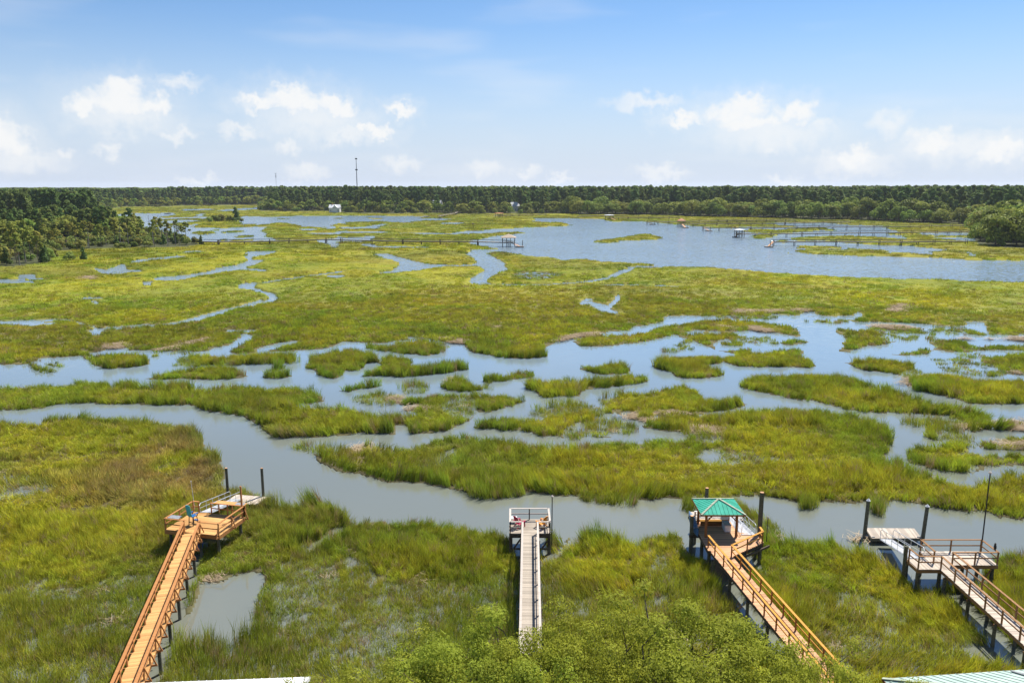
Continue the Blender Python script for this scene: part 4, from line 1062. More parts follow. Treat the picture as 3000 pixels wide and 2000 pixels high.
def near_oak(seed, w, hc, n):
    """a live oak crown seen from above: sprays of small leaves on spreading limbs"""
    r = random.Random(seed); t = MB(); h = hc; ends = []
    t.tube([(0, 0, -1), (.2, .1, h * .25), (0, 0, h * .42)], [.42, .36, .30], 9)
    for k in range(8):
        a = 2 * math.pi * k / 8 + r.uniform(-.3, .3); L = w * .5 * r.uniform(.6, .95); s = Vector((0, 0, h * r.uniform(.30, .45))); p = [s]
        for q in (.35, .7, 1.0): p.append(Vector((math.cos(a + r.uniform(-.25, .25)) * L * q, math.sin(a + r.uniform(-.25, .25)) * L * q, h * (.42 + .38 * q * r.uniform(.7, 1.1)))))
        t.tube(p, [.20, .13, .08, .03], 6, False); ends.append(p[3])
        for j in range(7):
            b = p[1].lerp(p[3], r.random()); e = b + Vector((r.gauss(0, 1.2), r.gauss(0, 1.2), r.uniform(.3, 1.8))); t.tube([b, (b + e) / 2 + Vector((r.gauss(0, .2), r.gauss(0, .2), .1)), e], [.05, .035, .012], 4, False); ends.append(e)
    blobs = []
    for e in ends: blobs.append((e.x, e.y, e.z, r.uniform(.55, 1.15), r.uniform(.35, .7)))
    for k in range(52):
        a = r.uniform(0, 6.28); d = w * .54 * math.sqrt(r.random()); z = h * (.90 - .33 * (d / (w * .5)) ** 2) + r.gauss(0, .55); blobs.append((d * math.cos(a), d * math.sin(a), z, r.uniform(.45, 1.0), r.uniform(.3, .6)))
    V, Fc = leaf_cloud(r, blobs, n, .125, aspect=.42, up=.5, fill=.85)
    return [('trunk', t.mesh('near_oak_trunk'), BARK), ('crown', mesh_np('near_oak_crown', V, Fc), NEAR_OAK)]


def build_near_trees():
    pa, pb = near_oak(31, 9.5, 8.6, 40000), near_oak(47, 9.0, 8.8, 40000)
    for (ppx, ppy, zt, pro, s, rz, lb) in (
            (1390, 1835, 10.4, pa, (.92, 1.1), .3, 'live oak crown left of the grey dock at the bottom edge'),
            (1185, 1945, 9.6, pb, (.80, 1.05), 2.0, 'lower live oak crown at the bottom edge, farthest left'),
            (1680, 1838, 10.2, pb, (.80, 1.1), 4.1, 'live oak crown right of the grey dock at the bottom edge'),
            (2075, 1790, 10.6, pa, (1.02, 1.15), 5.0, 'large live oak crown in front of the gazebo dock walkway'),
            (2390, 1905, 10.0, pb, (.66, 1.08), 1.1, 'live oak crown overhanging the orange walkway beside the metal roof'),
            (1010, 1992, 8.6, pa, (.60, .95), 3.6, 'low live oak crown at the bottom edge near the white roof'),
            (2500, 1990, 8.8, pa, (.55, .95), .9, 'low live oak crown at the bottom edge left of the green roof'),
            (1545, 1985, 9.8, pa, (.66, 1.05), 2.6, 'live oak crown covering the end of the grey walkway')):
        p = un(ppx, ppy, zt); plant_tree('oak_tree', pro, (p.x, p.y, zt - pro_h(pro) * s[1]), s, rz, lb, 'tree', 'live oaks by the near shore')
    for (ppx, ppy, zt, s, lb) in ((1805, 1983, 6.6, 1.15, 'left of two palmetto tops at the bottom edge between the oaks'), (1858, 1980, 6.4, 1.05, 'right of two palmetto tops at the bottom edge between the oaks')):
        p = un(ppx, ppy, zt); plant_tree('palmetto', palm_proto(900 + ppx, 5.0, 60, 1.2), (p.x, p.y, zt - 5.2 * s), s, ppx, lb, 'palm tree', 'palmettos by the near shore')


def pro_h(pro):
    return max(v.co.z for v in pro[1][1].vertices)


# houses on the far shore stand in clearings
HOUSES = [(982, 624, 13, 9, 9.5, 'white gabled house with a red chimney on the far shore', 'gable'),
          (1282, 618, 12, 8, 13.5, 'grey roofed house half hidden among the far trees', 'gable'),
          (1506, 622, 17, 9, 12.0, 'long white roofed house above the far river bank', 'hip'),
          (2105, 627, 13, 9, 14.5, 'tall white roofed house behind the river bank oaks', 'hip')]
for (hx, hy, *_rest) in HOUSES:
    p = un(hx, hy); CLEARINGS.append((p.x, p.y, 9.0)); [CLEARINGS.append((p.x * q, p.y * q, 9.5)) for q in (.985, .97, .955, .94)]
build_woods()
build_near_trees()


# ---------------------------------------------------------------- docks
def wood(name, c1, c2, objvar=.24, rough=.75): return simple(name, c1, c2, rough=rough, scale=1.6, stretch=(.9, 14, 9), objvar=objvar, bump=.25, spec=.08)


STAIN_PLANK = wood('honey_stained_plank', (.40, .205, .070), (.58, .335, .135))
STAIN_RAIL = wood('red_stained_rail', (.34, .145, .050), (.46, .22, .085), .1)
GREY_PLANK = wood('grey_weathered_plank', (.25, .210, .165), (.39, .340, .28))
GREY_RAIL = wood('pale_weathered_rail', (.39, .34, .295), (.51, .46, .405), .1)
DARK_POST = wood('dark_damp_timber', (.055, .042, .034), (.11, .085, .065), .15)
AMBER_RAIL = wood('amber_stained_rail', (.46, .215, .038), (.60, .31, .075), .1)
AMBER_POST = wood('cedar_red_post', (.19, .075, .026), (.29, .125, .045), .1)
PINK_PLANK = wood('salmon_stained_plank', (.42, .225, .115), (.58, .345, .20))
TAN_PLANK = wood('tan_weathered_plank', (.35, .29, .23), (.48, .415, .345))
BROWN_RAIL = wood('brown_stained_rail', (.20, .105, .045), (.31, .175, .085), .1)
PILE_WOOD = wood('green_treated_pile', (.060, .062, .045), (.135, .125, .092), .2, .85)


def tide_marks(m):
    """algae and barnacles on the foot of a pile"""
    t = m.node_tree; b = t.nodes['Principled BSDF']; src = b.inputs['Base Color'].links[0].from_socket
    tc = N(t, 'ShaderNodeTexCoord'); sp = N(t, 'ShaderNodeSeparateXYZ'); t.links.new(tc.outputs['Object'], sp.inputs[0]); nz = N(t, 'ShaderNodeTexNoise'); nz.inputs['Scale'].default_value = 9; t.links.new(tc.outputs['Object'], nz.inputs['Vector'])
    ad = N(t, 'ShaderNodeMath', operation='MULTIPLY_ADD'); t.links.new(nz.outputs[0], ad.inputs[0]); ad.inputs[1].default_value = -.5; t.links.new(sp.outputs[2], ad.inputs[2])
    r = N(t, 'ShaderNodeValToRGB'); e = r.color_ramp.elements; e[0].position = .12; e[0].color = (.9, .9, .9, 1); e[1].position = .52; e[1].color = (0, 0, 0, 1); t.links.new(ad.outputs[0], r.inputs[0])
    mx = N(t, 'ShaderNodeMix', data_type='RGBA'); t.links.new(r.outputs[0], mx.inputs['Factor']); t.links.new(src, mx.inputs['A']); mx.inputs['B'].default_value = (.16, .15, .12, 1); t.links.new(mx.outputs['Result'], b.inputs['Base Color'])


tide_marks(PILE_WOOD); tide_marks(DARK_POST)
ALU = simple('brushed_aluminium', (.55, .57, .60), (.70, .71, .73), rough=.38, metallic=.75, scale=12)
WHITE_PAINT = simple('white_painted', (.66, .66, .66), (.78, .78, .77), rough=.45, scale=2)
GANGWAY = simple('scuffed_gangway_deck', (.30, .31, .33), (.44, .45, .47), rough=.6, scale=5, spec=.2)
GREY_METAL = simple('grey_metal', (.22, .23, .24), (.32, .33, .34), rough=.5, metallic=.3, scale=8)
BLACK = simple('black_paint', (.012, .012, .013), (.03, .03, .03), rough=.55, scale=8)
TEAL_PAINT = simple('teal_plastic', (.015, .30, .36), (.025, .38, .45), rough=.4, scale=3)
BLUE_PAINT = simple('blue_plastic', (.015, .10, .30), (.025, .15, .40), rough=.4, scale=3)
CRIMSON = simple('crimson_plastic', (.32, .020, .060), (.42, .035, .085), rough=.45, scale=3)
ORANGE = simple('orange_plastic', (.62, .215, .010), (.74, .29, .02), rough=.45, scale=3)
TEAL_ROOF = simple('green_metal_roof', (.040, .31, .215), (.065, .40, .29), rough=.75, scale=1.4, spec=.12)
PALE_TRIM = simple('pale_ridge_trim', (.27, .31, .23), (.36, .40, .31), rough=.7, scale=3, spec=.1)
PALE_ROOF = simple('pale_green_metal_roof', (.30, .40, .355), (.39, .49, .43), rough=.7, scale=.8, spec=.15)
SEA_ROOF = simple('beige_shingle_roof', (.36, .28, .20), (.47, .38, .29), rough=.8, scale=3)
RED_ROOF = simple('red_brown_roof', (.40, .15, .07), (.50, .21, .11), rough=.7, scale=2)
FOAM = simple('dark_float_tub', (.05, .045, .04), (.11, .10, .09), rough=.8, scale=2)
GLASS = simple('window_glass', (.03, .04, .05), (.06, .07, .09), rough=.1, scale=1, spec=.6)


def plank_mesh(m):
    k = 'plank_' + m.name
    if k in bpy.data.meshes: return bpy.data.meshes[k]
    b = MB().box((0, 0, 0), (1, .138, .036)); me = b.mesh(k); me.materials.append(m); return me


def zfor(y, py):
    v = (py - 1000) / FPX; return CAMH - y * (SP + v * CP) / (CP - v * SP)


class Dock:
    def __init__(s, name, label, origin, cat='dock', group=None):
        s.o = Vector((origin[0], origin[1], 0)); s.e = empty(name, s.o); tag(s.e, label, cat, group); s.r = random.Random(name + label)

    def add(s, name, mb, m, parent=None):
        mb.v = [tuple(Vector(v) - s.o) for v in mb.v]
        return mb.build(name, m, parent or s.e)

    def bar(s, name, a, b, w, h, m): return s.add(name, MB().bar(a, b, w, h), m)

    def post(s, x, y, z0, z1, w, m, name='post'): return s.add(name, MB().box((x, y, (z0 + z1) / 2), (w, w, z1 - z0)), m)

    def pile(s, x, y, z0, z1, r, m=None, name='pile', lean=0.0):
        return s.add(name, MB().tube([(x, y, z0), (x + lean * .5, y, (z0 + z1) / 2), (x + lean, y, z1)], [r * 1.06, r, r * .94], 10), m or PILE_WOOD)

    def planks(s, poly, ang, z, m, pitch=.146):
        """floor boards laid at angle ang across a polygon, each a board of its own"""
        u = Vector((math.cos(ang), math.sin(ang))); n = Vector((-u.y, u.x)); P = [Vector(p[:2]) for p in poly]
        t = [(p.dot(u), p.dot(n)) for p in P]; lo, hi = min(q[1] for q in t), max(q[1] for q in t); me = plank_mesh(m); k = lo + pitch / 2
        while k < hi:
            xs = []
            for (a, b), (c_, d) in zip(t, t[1:] + t[:1]):
                if (b <= k) != (d <= k): xs.append(a + (k - b) / (d - b) * (c_ - a))
            xs.sort()
            for i in range(0, len(xs) - 1, 2):
                x0, x1 = xs[i] - .03 + s.r.uniform(-.012, .012), xs[i + 1] + .03 + s.r.uniform(-.012, .012)
                c = u * ((x0 + x1) / 2) + n * k
                o = bpy.data.objects.new('plank', me); COL.objects.link(o); o.parent = s.e
                o.location = (c.x - s.o.x, c.y - s.o.y, z - .018 + s.r.uniform(-.004, .004)); o.rotation_euler = (0, s.r.uniform(-.002, .002), ang + s.r.uniform(-.004, .004)); o.scale = (x1 - x0, 1, 1)
            k += pitch

    def railing(s, pts, z, mc, mp, h=1.0, mid=(.52,), step=1.9, cap=.15, kick=0, ends=True):
        """posts, cap board and rails along a polyline; kick: braces leaning out to the right (+) or left (-)"""
        pts = [Vector((p[0], p[1], 0)) for p in pts]
        for i, (a, b) in enumerate(zip(pts, pts[1:])):
            d = (b - a); L = d.length; d = d / L; nrm = Vector((d.y, -d.x, 0)); k = max(1, round(L / step))
            s.bar('cap_rail', a + Vector((0, 0, z + h)) - d * .07, b + Vector((0, 0, z + h)) + d * .07 * (i == len(pts) - 2), cap, .04, mc)
            for q in mid: s.bar('rail', a + Vector((0, 0, z + q)), b + Vector((0, 0, z + q)), .04, .09, mc)
            for j in range(0 if i == 0 else 1, k + 1):
                p = a + d * (L * j / k); s.post(p.x, p.y, z - .30, z + h - .021, .09, mp)
                if kick:
                    f = nrm * kick; s.bar('brace', p + f * .04 + Vector((0, 0, z + h * .72)), p + f * .34 + Vector((0, 0, z - .10)), .05, .08, mp)
                    s.bar('outrigger', p + f * .045 + Vector((0, 0, z - .14)), p + f * .40 + Vector((0, 0, z - .14)), .05, .12, mp)

    def walkway(s, a, b, z, wid, mp, mrim, pile_step=3.3, piles=True, pz=-1.2):
        a, b = Vector((a[0], a[1], 0)), Vector((b[0], b[1], 0)); d = (b - a).normalized(); n = Vector((d.y, -d.x, 0)) * (wid / 2)
        s.planks([a - n, a + n, b + n, b - n], math.atan2(n.y, n.x), z, mp)
        for q in (-1, 1): s.bar('stringer', a + n * q * .97 + Vector((0, 0, z - .165)), b + n * q * .97 + Vector((0, 0, z - .165)), .05, .24, mrim)
        L = (b - a).length; k = int(L / pile_step)
        for j in range(k + 1):
            p = a + d * (.8 + j * pile_step)
            if (p - a).length > L: break
            s.bar('crossbeam', p - n * 1.28 + Vector((0, 0, z - .36)), p + n * 1.28 + Vector((0, 0, z - .36)), .08, .16, mrim)
            if piles:
                for q in (-1, 1): s.pile(p.x + n.x * q * 1.10, p.y + n.y * q * 1.10, pz, z - .30, .12)

    def rim(s, poly, z, m, depth=.26):
        P = [Vector((p[0], p[1], 0)) for p in poly]
        for a, b in zip(P, P[1:] + P[:1]): s.bar('rim_joist', a + Vector((0, 0, z - .05 - depth / 2)), b + Vector((0, 0, z - .05 - depth / 2)), .05, depth, m)

    def ramp(s, a, b, wid, rail_h=.85, truss=False):
        """aluminium gangway"""
        a, b = Vector(a), Vector(b); d = (b - a); L = d.length; d = d / L; n = Vector((d.y, -d.x, 0)).normalized() * wid / 2; up = Vector((0, 0, 1))
        s.add('gangway_deck', MB().bar(a + up * .03, b + up * .03, wid * .94, .05), GANGWAY)
        for q in (-1, 1):
            m = MB(); o = n * q
            m.tube([a + o, b + o], .035, 6); top = [a + o + d * .1, a + o + up * rail_h * .8, a + o + up * rail_h + d * .25, b + o + up * rail_h - d * .25, b + o + up * rail_h * .8, b + o - d * .1]
            m.tube(top, .026, 6, False); m.tube([a + o + up * rail_h * .5, b + o + up * rail_h * .5], .018, 5)
            k = max(2, int(L / 1.2))
            for j in range(1, k):
                p = a + o + d * (L * j / k); m.tube([p, p + up * rail_h], .02, 5)
                if truss: m.tube([p, p + d * (L / k) + up * rail_h], .016, 5)
            s.add('gangway_rail', m, ALU)


def floating_dock(name, label, corners, m, top=.5, group=None):
    """floating platform: boards on a frame over dark tubs"""
    c = Vector((sum(p[0] for p in corners) / 4, sum(p[1] for p in corners) / 4)); d = Dock(name, label, c, 'floating dock', group)
    P = [Vector((p[0], p[1], 0)) for p in corners]; ang = math.atan2((P[3] - P[0]).y, (P[3] - P[0]).x)
    d.planks(P, ang, top, m); d.rim(P, top, DARK_POST, .22)
    for q in (.25, .75):
        a = P[0].lerp(P[3], .5).lerp(P[1].lerp(P[2], .5), q); L = (P[3] - P[0]).length
        d.add('float_tub', MB().box((a.x, a.y, top - .45), (.9, L * .85, .42), rz=ang - math.pi / 2), FOAM)
    for q in (0, 1):
        a = P[q]; d.add('cleat', MB().box((a.x + .2 * (1 - 2 * q), a.y + .15, top + .04), (.22, .06, .08)), GREY_METAL)
    return d


def mooring_pile(x, y, top, r, label, lean=0.0, cone=False, group='mooring piles'):
    d = Dock('mooring_pile', label, (x, y), 'pile', group)
    d.pile(x, y, -1.6, top, r, lean=lean, name='shaft')
    if cone: d.add('cap', MB().tube([(x + lean, y, top - .01), (x + lean, y, top + .03), (x + lean, y, top + .22)], [r * 1.12, r * 1.12, .015], 10), WHITE_PAINT)
    else: d.add('cap', MB().tube([(x + lean, y, top), (x + lean, y, top + .03)], [r * .9, r * .86], 10), PINK_PLANK)


# --- dock with the square honey-stained deck, left
def dock_left():
    Z = 1.9; d = Dock('timber_dock', 'honey stained timber dock with square deck and long walkway on the left', (-26.5, 61.8))
    ux = Vector((math.cos(math.radians(-13.0)), math.sin(math.radians(-13.0)), 0)); uy = Vector((-ux.y, ux.x, 0)); O = Vector((-29.15, 62.70, 0))
    def q(a, b): return O + ux * a + uy * b
    WX, DY = 5.10, 3.95
    deck = [q(0, 0), q(WX, 0), q(WX, DY), q(0, DY)]
    d.planks(deck, math.radians(-13.0), Z, STAIN_PLANK); d.rim(deck, Z, STAIN_RAIL, .30)
    a, b = Vector((-26.62, 62.1, 0)), Vector((-20.7, 35.6, 0)); d.walkway(a, b, Z - .002, 1.34, STAIN_PLANK, STAIN_RAIL)
    dr = (b - a).normalized(); n = Vector((dr.y, -dr.x, 0))
    d.railing([a - n * .64 + dr * .1, b - n * .64], Z, STAIN_RAIL, STAIN_RAIL, step=1.55, cap=.20, kick=-1)     # east side as one walks out
    d.railing([a + n * .64 + dr * .1, b + n * .64], Z, STAIN_RAIL, STAIN_RAIL, step=1.55, cap=.20, kick=1)
    d.railing([q(1.85, .05), q(.05, .05), q(.05, DY - .05), q(.62, DY - .05)], Z, STAIN_RAIL, STAIN_RAIL)
    d.railing([q(3.25, .05), q(WX - .05, .05), q(WX - .05, DY - .05)], Z, STAIN_RAIL, STAIN_RAIL, kick=1, step=1.9)
    d.railing([q(1.85, DY - .05), q(WX - .05, DY - .05)], Z, STAIN_RAIL, STAIN_RAIL)
    # corner shelf and the cleaning table on the seaward rail
    c = q(.75, .42); d.add('corner_shelf', MB().box((c.x, c.y, Z + 1.03), (1.05, .62, .04), rz=math.radians(-13)), GREY_METAL)
    c = q(3.55, DY + .30); d.add('table_top', MB().box((c.x, c.y, Z + .97), (2.9, .68, .05), rz=math.radians(-13)), STAIN_PLANK)
    c = q(4.5, DY + .30); d.add('table_sink', MB().box((c.x, c.y, Z + 1.005), (.8, .5, .03), rz=math.radians(-13)), GREY_METAL)
    for k in (2.2, 3.5, 4.8): c = q(k, DY + .55); d.post(c.x, c.y, Z - .1, Z + .94, .09, STAIN_RAIL, 'table_leg')
    c = q(WX - .16, DY - .16); d.post(c.x, c.y, Z, 4.75, .13, STAIN_RAIL, 'tall_post')
    for (i, j) in ((.3, .3), (2.5, .3), (4.8, .3), (.3, 3.6), (2.5, 3.6), (4.8, 3.6)): c = q(i, j); d.pile(c.x, c.y, -1.2, Z - .36, .14)
    c0, c1 = q(1.22, DY), Vector((-26.0, 73.0, 0)); d.ramp((c0.x, c0.y, Z), (c1.x - .6, c1.y - .4, .58), 1.05)
    floating_dock('floating_dock', 'low floating platform half hidden in grass beyond the left deck', [(-27.6, 72.2), (-24.1, 71.5), (-23.7, 73.4), (-27.2, 74.1)], TAN_PLANK)
    mooring_pile(-24.35, 73.75, 3.32, .14, 'bare pile at the right end of the float beyond the left deck'); mooring_pile(-28.05, 74.4, 3.1, .14, 'bare pile left of the gangway beyond the left deck')
    p = Dock('flag_pole', 'thin pale pole on the corner of the left deck', (-28.15, 66.55), 'pole'); p.add('shaft', MB().tube([(-28.15, 66.62, Z + .2), (-28.3, 66.62, 4.65)], [.028, .016], 6), WHITE_PAINT); p.add('tip', MB().tube([(-28.3, 66.62, 4.65), (-28.3, 66.62, 4.75)], [.05, .03], 6), WHITE_PAINT)


    # high chair
    e = empty('bar_chair', (-27.15, 63.75, Z), math.radians(-26)); tag(e, 'tall teal and blue plastic chair on the left deck', 'chair')
    MB().box((0, 0, .80), (.50, .48, .05)).build('seat', BLUE_PAINT, e)
    for k in range(5): MB().box((-.2 + k * .1, -.30 - .10, 1.38), (.097, .045, 1.15 - abs(k - 2) * .07), rx=math.radians(9)).build('back_slat', TEAL_PAINT, e)
    for sx in (-1, 1):
        for sy in (-1, 1): MB().bar((sx * .25, sy * .26, 0), (sx * .22, sy * .20, .80), .06, .06).build('leg', BLACK, e)
        MB().box((sx * .30, .0, 1.04), (.11, .56, .035)).build('armrest', BLUE_PAINT, e); MB().bar((sx * .28, .22, .78), (sx * .29, .22, 1.03), .05, .05).build('arm_support', BLACK, e)
    MB().box((0, .34, .32), (.42, .16, .035)).build('footrest', BLUE_PAINT, e)
    for sy in (-1, 1): MB().bar((-.24, sy * .24, .30), (.24, sy * .24, .30), .05, .05).build('stretcher', BLACK, e)
    # tub under the deck
    c = q(2.75, .45); t = Dock('storage_tub', 'blue plastic tub on the mud beneath the left deck', (c.x, c.y), 'tub')
    m = MB(); m.tube([(c.x, c.y, .1), (c.x, c.y, .75)], [.30, .42], 14); t.add('body', m, BLUE_PAINT); t.add('rim', MB().tube([(c.x, c.y, .73), (c.x, c.y, .79)], [.46, .46], 14), BLUE_PAINT)


def adirondack(name, label, m, loc, rz):
    e = empty(name, loc, rz); tag(e, label, 'chair', 'low slatted chairs on the grey dock')
    MB().box((0, .05, .34), (.52, .56, .03), rx=math.radians(9)).build('seat', m, e)
    for k in range(5): MB().box((-.22 + k * .11, -.36, .72), (.10, .025, .80 - abs(k - 2) * .09), rx=math.radians(22)).build('back_slat', m, e)
    for sx in (-1, 1):
        MB().bar((sx * .28, .36, 0), (sx * .28, .32, .52), .06, .09).build('leg', m, e); MB().bar((sx * .26, -.46, 0), (sx * .26, .20, .36), .05, .09).build('leg', m, e)
        MB().box((sx * .34, .02, .54), (.13, .74, .03)).build('armrest', m, e)
    MB().box((0, .335, .36), (.56, .03, .12)).build('apron', m, e)


# --- the grey dock in the middle
def dock_middle():
    Z = 1.9; d = Dock('timber_dock', 'grey weathered timber dock with small railed head in the middle', (1.5, 62))
    deck = [(-.2, 62.0), (3.2, 62.0), (3.2, 64.9), (-.2, 64.9)]
    d.planks(deck, 0, Z, GREY_PLANK); d.rim(deck, Z, DARK_POST, .34)
    a, b = Vector((1.5, 62.0, 0)), Vector((.90, 34.0, 0)); d.walkway(a, b, Z - .002, 1.30, GREY_PLANK, DARK_POST, 3.6)
    n = Vector((.625, 0, 0)); d.railing([a - n, b - n], Z, GREY_RAIL, DARK_POST, step=2.2, cap=.16); d.railing([a + n, b + n], Z, GREY_RAIL, DARK_POST, step=2.2, cap=.16)
    d.railing([(.80, 62.05), (-.15, 62.05), (-.15, 64.85), (3.15, 64.85), (3.15, 62.05), (2.2, 62.05)], Z, GREY_RAIL, DARK_POST, step=1.5, cap=.16)
    for (i, j) in ((-.1, 62.15), (3.1, 62.15), (-.1, 64.7), (3.1, 64.7), (1.5, 64.7)): d.pile(i, j, -1.4, Z - .38, .15, DARK_POST)
    for (x0, x1) in ((-.1, .75), (2.25, 3.1)): d.bar('cross_brace', (x0, 62.0, .2), (x1, 62.0, 1.45), .05, .14, DARK_POST); d.bar('lower_beam', (x0, 61.93, .55), (x1, 61.93, .55), .06, .16, DARK_POST)
    for k in range(4): d.bar('ladder_rung', (1.2, 64.98, .3 + k * .4), (1.8, 64.98, .3 + k * .4), .05, .04, GREY_RAIL)
    adirondack('lounge_chair', 'crimson slatted lounge chair on the grey dock head', CRIMSON, (.62, 63.35, Z), math.radians(-48)); adirondack('lounge_chair', 'orange slatted lounge chair on the grey dock head', ORANGE, (2.52, 63.35, Z), math.radians(48))
    s = Dock('sunlit_footrest', 'white table shape standing in for the sunlit footrest left of the crimson chair', (.18, 64.2), 'table'); s.add('top', MB().box((.18, 64.25, Z + .45), (.5, .5, .03)), WHITE_PAINT)
    for (i, j) in ((-.2, -.2), (.2, -.2), (-.2, .2), (.2, .2)): s.add('leg', MB().box((.18 + i, 64.25 + j, Z + .215), (.04, .04, .43)), WHITE_PAINT)  # white table shape put in for sunlight on the chair's seat and footrest
    lamp_pole(3.33, 62.35, -1.2, 4.95, 'dark lamp pole at the right corner of the grey dock head', .05)



def lamp_pole(x, y, z0, z1, label, r, lean=0.0):
    d = Dock('lamp_pole', label, (x, y), 'lamp pole', 'lamp poles on the near docks'); d.add('shaft', MB().tube([(x, y, z0), (x + lean, y, z1)], [r, r * .8], 8), BLACK)
    d.add('lamp_head', MB().tube([(x + lean, y, z1), (x + lean, y, z1 + .05), (x + lean, y, z1 + .13)], [r * 2.4, r * 2.6, r * 1.2], 8), GREY_RAIL)


# --- the dock with the green roofed shelter
def dock_gazebo():
    Z = 1.9; d = Dock('timber_dock', 'amber railed timber dock leading to the green roofed shelter', (17, 60))
    deck = [(15.55, 58.85), (17.15, 57.75), (18.0, 58.45), (20.35, 60.25), (20.35, 61.5), (18.75, 62.3), (18.75, 64.3), (15.55, 64.3)]
    d.planks(deck, 0, Z, PINK_PLANK); d.rim(deck, Z, DARK_POST, .30)
    a, b = Vector((16.38, 58.6, 0)), Vector((19.05, 36.6, 0)); d.walkway(a, b, Z - .003, 1.34, PINK_PLANK, DARK_POST, 3.2)
    dr = (b - a).normalized(); n = Vector((dr.y, -dr.x, 0)) * .64
    d.railing([Vector((15.66, 59.35, 0)), a + n * .98 + dr * .6, b + n], Z, AMBER_RAIL, AMBER_POST, step=1.75, cap=.17)
    d.railing([(20.25, 60.95), (20.22, 60.15), (17.05, 57.65), b - n], Z, AMBER_RAIL, AMBER_POST, step=1.75, cap=.17)
    d.railing([(15.68, 64.2), (18.6, 64.2)], Z, WHITE_PAINT, AMBER_POST, step=3.0, cap=.13, mid=(.45, .72))
    for (i, j) in ((15.7, 59.1), (15.7, 61.5), (15.7, 64.1), (18.6, 64.1), (18.0, 58.8), (20.2, 60.5), (20.2, 61.4)): d.pile(i, j, -1.3, Z - .33, .15)
    d.bar('landing_beam', (18.2, 58.35, Z - .38), (20.9, 60.42, Z - .38), .10, .16, DARK_POST); d.bar('side_beam', (14.75, 62.1, Z - .30), (15.7, 62.1, Z - .30), .12, .2, DARK_POST)
    # benches under the shelter
    d.add('bench_seat', MB().box((17.1, 63.55, Z + .45), (2.3, .42, .05)), AMBER_RAIL); d.add('bench_front', MB().box((17.1, 63.40, Z + .22), (2.25, .05, .36)), AMBER_POST)
    d.add('bench_back', MB().box((17.1, 63.82, Z + .78), (2.3, .04, .16)), WHITE_PAINT)
    d.ramp((19.55, 61.6, Z), (19.9, 68.2, .62), 1.15, .95, True)
    # shelter
    g = Dock('dock_shelter', 'open shelter with a green standing seam hip roof on amber posts', (17.15, 62.5), 'shelter')
    for (x, y) in ((15.9, 61.25), (15.9, 63.95), (18.4, 63.95), (18.4, 61.25)):
        p = g.post(x, y, Z, 3.95, .17, AMBER_POST); sx, sy = (1 if x < 17 else -1), (1 if y < 62 else -1)
        g.bar('knee_brace', (x + sx * .06, y, 3.3), (x + sx * .55, y, 3.85), .07, .09, AMBER_POST); g.bar('knee_brace', (x, y + sy * .06, 3.3), (x, y + sy * .55, 3.85), .07, .09, AMBER_POST)
    for (p, q) in (((15.7, 61.25), (18.6, 61.25)), ((15.7, 63.95), (18.6, 63.95))): g.bar('beam', (*p, 3.92), (*q, 3.92), .10, .18, AMBER_POST)
    for x in (15.9, 18.4): g.bar('beam', (x, 61.3, 3.92), (x, 63.9, 3.92), .09, .16, AMBER_POST)
    hip_roof(g, 15.38, 18.97, 60.85, 64.28, 4.02, 4.72, TEAL_ROOF, PALE_TRIM, .30, .0)
    s = Dock('hanging_sign', 'small pale grey notice board hanging under the green roof', (17.35, 60.95), 'sign'); s.add('board', MB().box((17.30, 60.93, 3.78), (.66, .03, .38)), simple('sign_grey', (.38, .42, .52), (.46, .50, .58), rough=.5))
    for k in range(4): s.add('text_line', MB().box((17.30, 60.913, 3.90 - k * .075), (.5 - .08 * (k % 2), .006, .022)), GREY_METAL)
    for x in (17.05, 17.55): s.add('hanger', MB().tube([(x, 60.93, 3.96), (x, 60.93, 4.08)], .01, 5), GREY_METAL)
    mooring_pile(20.55, 61.95, 5.5, .19, 'tall dark pile at the right corner of the shelter dock', .0); mooring_pile(14.95, 62.2, 3.35, .16, 'short dark pile left of the shelter dock'); mooring_pile(18.1, 70.0, 2.75, .17, 'dark pile rising just behind the green roof')
    lamp_pole(20.95, 61.3, 1.5, 3.55, 'short pale post beside the tall pile of the shelter dock', .035)
    b2 = Dock('dock_box', 'white storage box at the back of the shelter deck', (18.15, 62.9), 'box'); b2.add('body', MB().box((18.0, 62.75, Z + .28), (.5, 1.0, .55)), WHITE_PAINT); b2.add('lid', MB().box((18.0, 62.75, Z + .58), (.56, 1.06, .05)), GREY_RAIL)
    kayak((15.38, 61.75, 1.75), (15.28, 64.6, 2.75), 'blue kayak slung along the left side of the shelter dock')
    floating_dock('floating_dock', 'floating platform behind the green roofed shelter', [(16.6, 67.9), (21.0, 67.9), (21.0, 69.8), (16.6, 69.8)], TAN_PLANK)
    skiff((18.5, 66.5, 0), math.radians(3), 'white open skiff moored behind the green roofed shelter')



